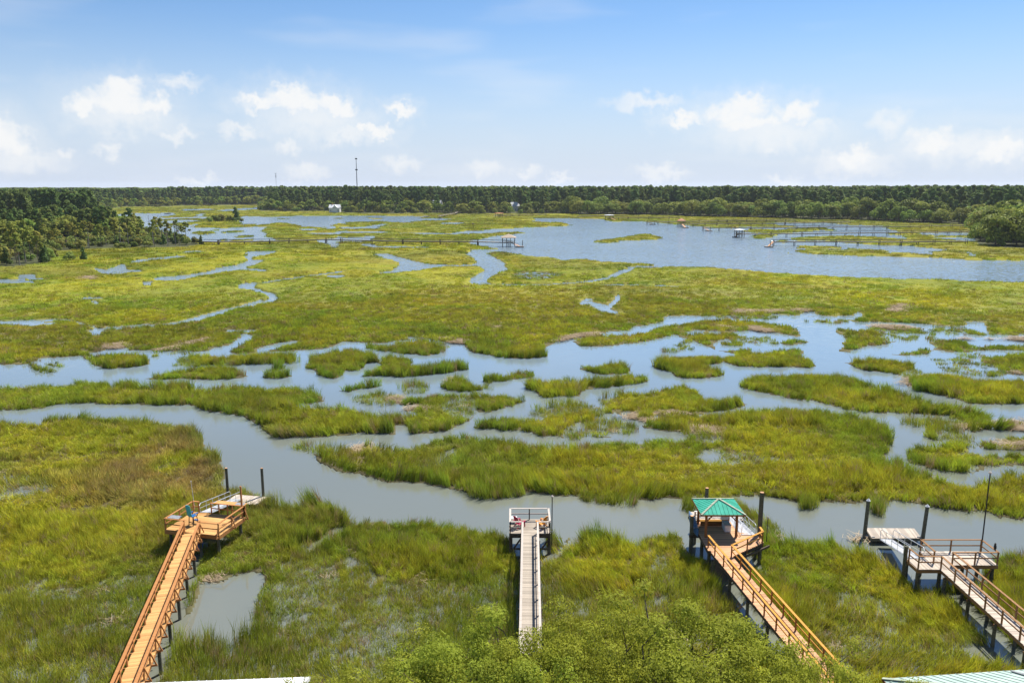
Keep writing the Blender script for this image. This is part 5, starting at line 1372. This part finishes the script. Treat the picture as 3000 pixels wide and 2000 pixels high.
def hip_roof(g, x0, x1, y0, y1, ze, zp, m, trim, pitch, ridge, edge=.06):
    """hip roof in single seamed panels: ridge half-length along x"""
    cx, cy = (x0 + x1) / 2, (y0 + y1) / 2; A, B, C, D_ = [Vector(v) for v in ((x0, y0, ze), (x1, y0, ze), (x1, y1, ze), (x0, y1, ze))]
    P, Q = Vector((cx - ridge, cy, zp)), Vector((cx + ridge, cy, zp)); rot = g.__dict__.get('rot')
    R_ = (lambda v: rot @ v) if rot else (lambda v: v)
    for (a, b, tops) in ((A, B, (P, Q)), (B, C, (Q, Q)), (C, D_, (Q, P)), (D_, A, (P, P))):
        L = (b - a).length; k = max(2, int(L / pitch)); u = (b - a) / L; mid = (tops[0] + tops[1]) / 2
        def edge_pt(t):     # where a seam starting at t along the eave ends on hip or ridge
            s0, s1 = (tops[0] - a).dot(u), (tops[1] - a).dot(u)
            if t < s0: return a.lerp(tops[0], t / max(s0, 1e-6))
            if t > s1: return b.lerp(tops[1], (L - t) / max(L - s1, 1e-6))
            return tops[0].lerp(tops[1], (t - s0) / max(s1 - s0, 1e-6))
        nrm = (b - a).cross(mid - a).normalized()
        for j in range(k):
            t0, t1 = L * j / k, L * (j + 1) / k; e0, e1 = edge_pt(t0), edge_pt(t1); pts = [a + u * t0, a + u * t1, e1, e0]
            for tt in (tops[0], tops[1]):
                ts = (tt - a).dot(u)
                if t0 < ts < t1 - 1e-6 and (pts[2] - tt).length > .01 and len(pts) < 5: pts.insert(3, tt)
            v = [R_(p) for p in pts] + [R_(p - nrm * .03) for p in pts]; c = len(pts)
            mb = MB().add(v, [tuple(range(c)), tuple(range(2 * c - 1, c - 1, -1))] + [(i, i + c, (i + 1) % c + c, (i + 1) % c) for i in range(c)])
            pn = g.add('roof_panel', mb, m)
            if j: g.add('seam', MB().bar(R_(a + u * t0 + nrm * .012), R_(e0 + nrm * .012), .025, .035), m)
    for (a, b) in ((A, P), (B, Q), (C, Q), (D_, P)): g.add('hip_cap', MB().bar(R_(a + Vector((0, 0, .02))), R_(b + Vector((0, 0, .03))), .17, .035), trim)
    if ridge > .05: g.add('ridge_cap', MB().bar(R_(P + Vector((0, 0, .03))), R_(Q + Vector((0, 0, .03))), .17, .04), trim)
    for (a, b) in ((A, B), (B, C), (C, D_), (D_, A)): g.add('fascia', MB().bar(R_(a - Vector((0, 0, .07))), R_(b - Vector((0, 0, .07))), .04, .13), trim if edge < .06 else AMBER_POST)


def kayak(a, b, label):
    a, b = Vector(a), Vector(b); d = Dock('kayak', label, (a.x, a.y), 'kayak'); m = MB(); n = 9; L = (b - a).length
    pts = [a.lerp(b, i / (n - 1)) for i in range(n)]; m.tube(pts, [.03 + .27 * math.sin(math.pi * i / (n - 1)) ** .7 for i in range(n)], 10)
    d.add('hull', m, simple('kayak_blue', (.06, .13, .23), (.12, .20, .31), rough=.5)); c = a.lerp(b, .5)
    d.add('cockpit_rim', MB().tube([c + Vector((-.20, -.35, .10)), c + Vector((-.27, 0, .22)), c + Vector((-.20, .35, .32))], .04, 6), BLACK)
    for q in (.25, .75): p = a.lerp(b, q); d.add('strap', MB().tube([p - (b - a) * .01, p + (b - a) * .01], .30, 12), GREY_METAL)


def skiff(loc, rz, label, s=1.0, m=None, group=None):
    """open boat: lofted hull, thwarts, console, outboard"""
    e = empty('skiff', loc, rz); tag(e, label, 'boat', group); e.scale = (s, s, s); V = []; Fc = []; st = []
    for i in range(9):
        t = i / 8; x = -2.3 + 4.6 * t; w = .85 * (1 - max(0, (t - .45) / .55) ** 2.2 * .96); z1 = .55 + .22 * t * t; k = .30 * (1 - .55 * t * t)
        st.append([(x, -w, z1), (x, -w * .92, .10 + .2 * t ** 3), (x, 0, -.08 + .35 * t ** 4), (x, w * .92, .10 + .2 * t ** 3), (x, w, z1), (x, w * .86, z1 - .01), (x, w * .78, .16 + .15 * t ** 2), (x, -w * .78, .16 + .15 * t ** 2), (x, -w * .86, z1 - .01)])
    for r_ in st: V += r_
    c = 9
    for i in range(8):
        for j in range(c): Fc.append((i * c + j, i * c + (j + 1) % c, (i + 1) * c + (j + 1) % c, (i + 1) * c + j))
    Fc += [tuple(range(c)), tuple(8 * c + j for j in range(c))[::-1]]
    link('hull', mesh_np('skiff_hull', V, Fc), m or WHITE_PAINT, e)
    for x in (-1.5, .9): MB().box((x, 0, .42), (.34, 1.3, .05)).build('thwart', WHITE_PAINT, e)
    MB().box((-.3, 0, .55), (.5, .55, .75)).build('console', WHITE_PAINT, e); MB().box((-.85, 0, .50), (.4, .6, .14)).build('seat_cushion', CRIMSON, e)
    o = MB().box((-2.45, 0, .62), (.30, .28, .42)); o.build('outboard_cowl', BLACK, e); MB().box((-2.48, 0, .10), (.12, .10, .75)).build('outboard_leg', GREY_METAL, e)
    return e


# --- the dock at the right
def dock_right():
    Z = 1.9; d = Dock('timber_dock', 'brown railed timber dock with an L shaped head at the right', (33, 57))
    deck = [(30.55, 55.65), (37.0, 55.65), (37.0, 58.65), (32.2, 58.65), (32.2, 57.55), (30.5, 57.4)]
    deck = [(30.55, 55.65), (33.55, 55.65), (33.55, 56.33), (37.0, 56.33), (37.0, 58.65), (32.15, 58.65), (32.15, 57.6), (30.5, 57.4)]
    d.planks(deck, math.radians(90), Z, TAN_PLANK); d.rim(deck, Z, BROWN_RAIL, .26)
    a, b = Vector((32.92, 55.65, 0)), Vector((32.70, 34.5, 0)); d.walkway(a, b, Z - .003, 1.32, TAN_PLANK, BROWN_RAIL, 3.2)
    d.railing([(30.52, 57.0), (30.62, 55.75), (32.3, 55.70), b + Vector((-.62, 0, 0))], Z, BROWN_RAIL, BROWN_RAIL, step=1.9, cap=.16)
    d.railing([(33.55, 40.0 - 5), (33.52, 56.39), (36.95, 56.39), (36.95, 58.6), (32.21, 58.6), (32.21, 56.6)], Z, BROWN_RAIL, BROWN_RAIL, step=1.9, cap=.16)
    for (i, j) in ((30.65, 55.8), (32.3, 55.8), (30.5, 57.2), (34.4, 56.5), (36.7, 56.5), (32.3, 58.5), (34.6, 58.5), (36.8, 58.5)): d.pile(i, j, -1.2, Z - .28, .14)
    d.pile(30.42, 57.35, -1.2, 2.95, .15, name='corner_pile')
    d.ramp((31.3, 57.35, Z), (31.95, 63.6, .60), 1.02, .95); d.bar('deck_brace', (35.9, 56.45, .3), (36.6, 56.45, 1.5), .05, .12, BROWN_RAIL)
    floating_dock('floating_dock', 'tan boarded floating dock at the right below the gangway', [(30.9, 64.0), (35.2, 64.05), (35.55, 66.0), (31.25, 66.1)], TAN_PLANK, .55)
    mooring_pile(30.85, 65.35, 3.40, .16, 'white capped pile at the left end of the right floating dock', .12, True); mooring_pile(35.85, 65.15, 2.95, .16, 'white capped pile at the right end of the right floating dock', .18, True)
    lamp_pole(37.08, 58.72, 1.2, 8.35, 'tall thin dark lamp pole on the corner of the right dock', .055)
    # bird decoy
    e = empty('owl_decoy', (36.95, 56.85, Z + 1.02)); tag(e, 'small black bird figure on the rail of the right dock', 'bird figure'); MB().tube([(0, 0, 0), (0, 0, .10), (0, .02, .28), (0, .03, .38)], [.06, .10, .10, .06], 10).build('body', BLACK, e); MB().tube([(0, .03, .36), (0, .02, .42), (0, .02, .52)], [.05, .085, .04], 10).build('head', BLACK, e); MB().tube([(0, .0, .45), (-.0, -.12, .43)], [.02, .004], 6).build('beak', BLACK, e)



dock_left(); dock_middle(); dock_gazebo(); dock_right()


# ---------------------------------------------------------------- far docks, houses, towers
FAR_RAIL = wood('silvered_far_rail', (.14, .12, .10), (.21, .185, .155), .1)


def far_dock(label, short, path, head=None, flo=None, roof=None, z=2.2, bent=9.0, wid=1.6, head_w=6.0, rail=True):
    """long walkway on pile bents; path in photo points at deck height"""
    P = [un(x, y, z) for x, y in path]; d = Dock('long_dock', label, (P[0].x, P[0].y), 'dock', 'docks across the river')
    for a, b in zip(P, P[1:]):
        d.bar('walkway_deck', a, b, wid, .16, GREY_PLANK); d.bar('stringer', a - Vector((0, 0, .26)), b - Vector((0, 0, .26)), wid * .9, .34, FAR_RAIL); L = (b - a).length; u = (b - a) / L; n = Vector((-u.y, u.x, 0)) * wid / 2
        if rail:
            for q in (-1, 1): d.bar('hand_rail', a + n * q + Vector((0, 0, 1.0)), b + n * q + Vector((0, 0, 1.0)), .15, .15, FAR_RAIL)
        k = max(1, int(L / bent))
        for j in range(k + 1):
            p = a.lerp(b, j / k)
            for q in (-1, 1): d.pile(p.x + n.x * q, p.y + n.y * q, -.8, z + (1.0 if rail and j % 2 == 0 else -.05), .16, DARK_POST)
    p = P[0]
    if head in ('gazebo', 'shelter'):
        w = head_w / 2; d.add('head_deck', MB().box((p.x, p.y, z + .0), (head_w, head_w * .8, .2)), GREY_PLANK)
        for i in (-1, -.33, .33, 1):
            for j in (-1, 1): d.pile(p.x + i * w * .92, p.y + j * w * .72, -.8, z + 2.6, .16, DARK_POST)
        d.add('head_rail', MB().box((p.x, p.y - w * .75, z + 1.0), (head_w, .10, .14)), DARK_POST)
        g = Dock('dock_shelter', 'shelter on the head of the ' + short, (p.x, p.y), 'shelter', 'shelters on the far docks'); A = [Vector((p.x + sx * w * 1.15, p.y + sy * w * .95, z + 2.6)) for sx, sy in ((-1, -1), (1, -1), (1, 1), (-1, 1))]
        top = Vector((p.x, p.y, z + 2.6 + (1.9 if head == 'gazebo' else .5)))
        for a, b in zip(A, A[1:] + A[:1]): g.add('roof_slope', MB().add([a, b, top, a - Vector((0, 0, .15)), b - Vector((0, 0, .15))], [(0, 1, 2), (0, 3, 4, 1), (3, 2, 4)]), roof)
        for sx, sy in ((-1, -1), (1, -1), (1, 1), (-1, 1)): g.post(p.x + sx * w * .9, p.y + sy * w * .7, z, z + 2.62, .22, DARK_POST)
    if flo:
        q = un(flo[0], flo[1], .4); L = flo[2]; f = Dock('floating_dock', 'low float at the end of the ' + short, (q.x, q.y), 'floating dock', 'floats at the far docks')
        f.add('deck', MB().box((q.x, q.y, .45), (L, 2.6, .14)), TAN_PLANK); f.add('tub', MB().box((q.x, q.y, .17), (L * .96, 2.4, .44)), FOAM)
        f.pile(q.x + L * .35, q.y + 1.4, -.8, 3.4, .17, DARK_POST, 'guide_pile')
        c = P[0] + (q - P[0]) * .12; c.z = z; e2 = q.copy(); e2.z = .6
        d.bar('gangway', c, e2, 1.1, .10, PINK_PLANK); d.bar('gangway_rail', c + Vector((0, -.6, .9)), e2 + Vector((0, -.6, .9)), .10, .10, BROWN_RAIL)


far_dock('long boardwalk crossing the marsh to a beige roofed pavilion', 'long marsh boardwalk', [(1490, 710), (1400, 707.5), (1180, 706), (1000, 702), (955, 700.5), (790, 706), (640, 708), (594, 707)], 'gazebo', (1522, 722, 4.6), SEA_ROOF, head_w=7.0)
far_dock('nearest bare dock on the right with a ramp at its tip', 'nearest bare right dock', [(2266, 708), (2450, 707.5), (2640, 708), (2832, 706)], None, (2252, 722, 4.0))
far_dock('second right dock with a small roofed head', 'second right dock', [(2166, 685), (2350, 684), (2600, 681), (2848, 678)], 'shelter', (2154, 694, 3.4), WHITE_PAINT, head_w=5.5)
far_dock('third right dock with a tan gangway', 'third right dock', [(2060, 667.5), (2200, 667), (2400, 665), (2600, 664), (2848, 660)], None, (2076, 675.5, 5.0))
far_dock('fourth right dock with a red roofed head', 'fourth right dock', [(1996, 656), (2100, 655), (2300, 654), (2490, 650)], 'gazebo', (2008, 666.5, 5.0), RED_ROOF, head_w=5.5)
far_dock('fifth right dock with a tan gangway', 'fifth right dock', [(1896, 650.5), (1990, 649), (2130, 646), (2330, 645)], None, (1912, 656.5, 5.2))
far_dock('dock with a pale flat roof near the river bend', 'pale roofed dock', [(1785, 638), (1840, 638), (1990, 637)], 'shelter', (1806, 646, 6.0), WHITE_PAINT, head_w=8.0)
far_dock('low brown boardwalk along the far river bank', 'low boardwalk', [(1692, 633.5), (1740, 632.0), (1832, 630.5)], rail=False, z=1.4)
far_dock('dock with a red roof left of the river', 'red roofed dock left of the river', [(1462, 632), (1520, 630), (1600, 628)], 'shelter', (1487, 636, 9.0), RED_ROOF, head_w=8.0)
far_dock('dock with a long sloping brown gangway by the lagoon', 'lagoon dock with the sloping gangway', [(1285, 633), (1335, 624), (1340, 621)], None, (1250, 634, 6.5), z=2.6)


def far_house(px, py, w, dp, h, label, kind):
    p = un(px, py); d = Dock('house', label, (p.x, p.y), 'house'); z0 = 1.0; wall_h = h * .58
    d.add('wall', MB().box((p.x, p.y, z0 + wall_h / 2), (w, dp, wall_h)), WHITE_PAINT)
    if kind == 'gable':
        A = [Vector((p.x + sx * (w / 2 + .5), p.y + sy * (dp / 2 + .6), z0 + wall_h)) for sx, sy in ((-1, -1), (1, -1), (1, 1), (-1, 1))]; r0, r1 = Vector((p.x - w / 2 - .5, p.y, z0 + h)), Vector((p.x + w / 2 + .5, p.y, z0 + h))
        rf = d.add('roof', MB().add([A[0], A[1], A[2], A[3], r0, r1], [(0, 1, 5, 4), (2, 3, 4, 5), (0, 4, 3), (1, 2, 5), (0, 3, 2, 1)]), ROOF_PALE)
        gx = p.x + w * .08; gw = w * .26; gz = z0 + wall_h * .95
        d.add('front_gable', MB().add([(gx - gw, p.y - dp / 2 - 1.4, gz), (gx + gw, p.y - dp / 2 - 1.4, gz), (gx, p.y - dp / 2 - 1.4, z0 + h * .98), (gx - gw, p.y, gz), (gx + gw, p.y, gz), (gx, p.y, z0 + h * .98)], [(0, 1, 2), (0, 2, 5, 3), (1, 4, 5, 2), (3, 5, 4), (0, 3, 4, 1)]), WHITE_PAINT)
        d.add('front_wall', MB().box((gx, p.y - dp / 2 - .7, z0 + gz / 2 - .5), (gw * 1.9, 1.4, gz - .1)), WHITE_PAINT)
        d.add('chimney', MB().box((p.x - w * .24, p.y, z0 + h + .3), (.9, .9, 2.2)), simple('brick', (.35, .09, .05), (.45, .14, .08)))
        fy = p.y - dp / 2 - 1.42
    else:
        A = [Vector((p.x + sx * (w / 2 + .7), p.y + sy * (dp / 2 + .7), z0 + wall_h)) for sx, sy in ((-1, -1), (1, -1), (1, 1), (-1, 1))]; r0, r1 = Vector((p.x - w * .22, p.y, z0 + h)), Vector((p.x + w * .22, p.y, z0 + h))
        d.add('roof', MB().add([A[0], A[1], A[2], A[3], r0, r1], [(0, 1, 5, 4), (2, 3, 4, 5), (0, 4, 3), (1, 2, 5), (0, 3, 2, 1)]), ROOF_PALE); fy = p.y - dp / 2 - .02
        d.add('dormer', MB().box((p.x, p.y - dp * .28, z0 + wall_h + (h - wall_h) * .42), (w * .16, 2.0, 1.8)), WHITE_PAINT)
    for i in range(4):
        for j in range(2 if h > 12 else 1):
            x = p.x - w * .36 + i * w * .24; y = p.y - dp / 2 - .03; zz = z0 + wall_h * (.38 + .42 * j)
            wn = d.add('window', MB().box((x, y, zz), (1.3, .06, 1.7)), WHITE_PAINT); d.add('pane', MB().box((x, y - .04, zz), (1.0, .03, 1.4)), GLASS, wn)


ROOF_PALE = simple('pale_metal_roof', (.62, .62, .63), (.74, .74, .74), rough=.4, scale=.3)
for hs in HOUSES: far_house(*hs[:5], hs[5], hs[6])


def tower(px, r_, top_py, base_w, label, m, rings, lattice):
    u = (px - 1500) / FPX; y = r_; x = u * (y * CP + CAMH * SP); zt = zfor(y, top_py)
    x = u * (y * CP - (zt * .6 - CAMH) * SP); d = Dock('radio_tower', label, (x, y), 'tower', 'radio towers on the horizon')
    if lattice:
        for k in range(3): a = k * 2.094; d.add('leg', MB().tube([(x + math.cos(a) * base_w, y + math.sin(a) * base_w, 1), (x + math.cos(a) * base_w * .7, y + math.sin(a) * base_w * .7, zt)], .12, 5), m)
        b = MB(); n = 24
        for j in range(n):
            a0, a1 = (j % 3) * 2.094, ((j + 1) % 3) * 2.094; z0, z1 = 1 + (zt - 1) * j / n, 1 + (zt - 1) * (j + 1) / n; b.tube([(x + math.cos(a0) * base_w * .85, y + math.sin(a0) * base_w * .85, z0), (x + math.cos(a1) * base_w * .85, y + math.sin(a1) * base_w * .85, z1)], .09, 4)
        d.add('lattice', b, m)
    else:
        d.add('mast', MB().tube([(x, y, 1), (x, y, zt * .55), (x, y, zt - 6)], [base_w, base_w * .8, base_w * .5], 10), m); d.add('whip', MB().tube([(x, y, zt - 6), (x, y, zt)], [.22, .12], 6), m)
    for (q, w) in rings:
        z = zt * q; ring = MB(); ring.tube([(x + math.cos(a) * w, y + math.sin(a) * w, z) for a in np.linspace(0, 6.283, 9)], .22, 5, False); 
        for a in (0, 2.09, 4.19): ring.tube([(x, y, z), (x + math.cos(a) * w, y + math.sin(a) * w, z)], .15, 5)
        d.add('platform', ring, m)
        for k in range(6): a = k * 1.047; d.add('antenna_panel', MB().box((x + math.cos(a) * w, y + math.sin(a) * w, z), (.6, .6, 2.2), rz=a), m)


DARK_STEEL = simple('dark_steel', (.035, .04, .042), (.07, .075, .08), rough=.6, metallic=.3); PALE_STEEL = simple('pale_steel', (.22, .23, .25), (.32, .33, .35), rough=.6)
tower(1045, 1450, 459, .85, 'tall dark radio mast rising above the forest left of centre', DARK_STEEL, ((.955, 1.6), (.735, 1.8)), False)
tower(809, 2600, 507, 1.0, 'small faint lattice tower far behind the forest', PALE_STEEL, ((.98, 2.4), (.90, 2.0), (.84, 1.6)), True)

# osprey platform in the marsh
p = un(1386, 670.5); d = Dock('nest_platform', 'dark post with a nest platform standing in the far marsh', (p.x, p.y), 'nest post'); d.add('post', MB().tube([(p.x, p.y, -.5), (p.x, p.y, 3.6)], .2, 8), DARK_POST)
d.add('platform', MB().box((p.x, p.y, 3.65), (1.8, 1.8, .18)), DARK_POST); d.add('nest', MB().tube([(p.x, p.y, 3.72), (p.x, p.y, 4.0), (p.x, p.y, 4.3)], [.7, .95, .5], 9), BARK)

# boats far off
for (px, py, s, rz, m, lb) in ((752, 609.5, 2.0, .2, WHITE_PAINT, 'white motor boat drawn up on the far left creek'), (1246, 633.5, 1.3, .05, WHITE_PAINT, 'white boat lying left of the sloping brown gangway'), (1455, 633.8, 1.5, .1, WHITE_PAINT, 'white boat moored by the red roofed dock left of the river'), (492, 627.5, 1.5, .3, GREY_METAL, 'dark boat on the far left creek behind the bare trees')):
    p = un(px, py); skiff((p.x, p.y, .05), rz, lb, s, m, 'boats far off')


# ---------------------------------------------------------------- roofs at the foot of the picture
def white_house():
    """gable roof house, only the far slope of its roof in view"""
    z = 5.0; a, b = un(430, 2001, z), un(906, 1983, z); u = (b - a); L = u.length; u /= L; n = Vector((-u.y, u.x, 0)); a = b - u * 12
    d = Dock('house', 'house with a white metal roof at the bottom left edge', (b.x, b.y), 'house'); W2 = 4.0
    def P(t, s, zz): q = b - u * t - n * s; q.z = zz; return q
    k = 30
    for side in (0, 1):
        for j in range(k):
            t0, t1 = 12 * j / k, 12 * (j + 1) / k; s0, s1 = (0, W2) if side == 0 else (2 * W2, W2)
            q = [P(t0, s0, z), P(t1, s0, z), P(t1, s1, z + 1.9), P(t0, s1, z + 1.9)]; v = q + [x - Vector((0, 0, .06)) for x in q]
            d.add('roof_panel', MB().add(v, [(0, 1, 2, 3), (7, 6, 5, 4), (0, 4, 5, 1), (1, 5, 6, 2), (2, 6, 7, 3), (3, 7, 4, 0)]), WHITE_METAL)
            d.add('seam', MB().bar(P(t0 + .02, s0, z + .03), P(t0 + .02, s1, z + 1.93), .03, .05), WHITE_METAL)
    d.add('fascia', MB().bar(P(-.06, .0, z - .12), P(12, .0, z - .12), .04, .20), WHITE_PAINT); d.add('gutter', MB().tube([P(-.06, -.09, z - .09), P(12, -.09, z - .09)], .06, 8), WHITE_PAINT)
    for s0 in (0, 2 * W2): d.add('barge_board', MB().bar(P(-.05, s0, z - .06), P(-.05, W2, z + 1.84), .05, .18), WHITE_PAINT)
    d.add('wall', MB().add([P(.4, .5, 0), P(11.6, .5, 0), P(11.6, 7.5, 0), P(.4, 7.5, 0), P(.4, .5, z), P(11.6, .5, z), P(11.6, 7.5, z), P(.4, 7.5, z)], [(0, 1, 5, 4), (1, 2, 6, 5), (2, 3, 7, 6), (3, 0, 4, 7), (4, 5, 6, 7)]), WHITE_PAINT)


def green_house():
    z = 6.0; a, b = un(2596, 1986, z), un(3000, 1960, z); u = (b - a).normalized(); b = a + u * 14; ang = math.atan2(u.y, u.x)
    d = Dock('house', 'house with a pale green standing seam roof at the bottom right edge', (a.x, a.y), 'house'); d.rot = Matrix.Translation(a) @ Matrix.Rotation(ang, 4, 'Z')
    hip_roof(d, -.2, 14, -9.5, 0, 0, 2.1, PALE_ROOF, PALE_TRIM, .42, 2.6)
    # hipped wing over the corner
    def T(x, y, zz): return d.rot @ Vector((x, y, zz))
    for q in (((4.6, -2.6, .62), (6.3, -.5, .30), (6.3, -2.6, 1.15)), ((6.3, -.5, .30), (8.0, -2.6, .62), (6.3, -2.6, 1.15))):
        d.add('wing_slope', MB().add([T(*p) for p in q] + [T(p[0], p[1], p[2] - .06) for p in q], [(0, 1, 2), (5, 4, 3), (0, 3, 4, 1), (1, 4, 5, 2), (2, 5, 3, 0)]), PALE_ROOF)
    d.add('wing_cap', MB().bar(T(6.3, -.5, .33), T(6.3, -2.6, 1.18), .16, .04), GREY_METAL)
    d.add('wall', MB().add([T(x, y, zz) for zz in (-6, -.05) for x, y in ((.4, -9), (13.4, -9), (13.4, -.5), (.4, -.5))], [(0, 1, 5, 4), (1, 2, 6, 5), (2, 3, 7, 6), (3, 0, 4, 7), (4, 5, 6, 7)]), WHITE_PAINT)


WHITE_METAL = simple('white_metal_roof', (.68, .69, .72), (.78, .79, .81), rough=.6, scale=.6, spec=.2)
white_house(); green_house()


# ---------------------------------------------------------------- the grass last: it leaves room for the docks
build_grass()

# ---------------------------------------------------------------- the summer air over the marsh
def build_haze(density):
    m = bpy.data.materials.new('summer_haze'); m.use_nodes = True; t = m.node_tree; t.nodes.clear()
    o = N(t, 'ShaderNodeOutputMaterial'); v = N(t, 'ShaderNodeVolumePrincipled'); t.links.new(v.outputs[0], o.inputs['Volume'])
    v.inputs['Color'].default_value = (.80, .88, 1.0, 1); v.inputs['Density'].default_value = density; v.inputs['Anisotropy'].default_value = .2
    b = MB().box((0, 3000, 47.0), (15000, 15000, 100.0)).build('haze', m); tag(b, 'thin blue summer haze over the marsh', kind='stuff')


build_haze(4.2e-5)
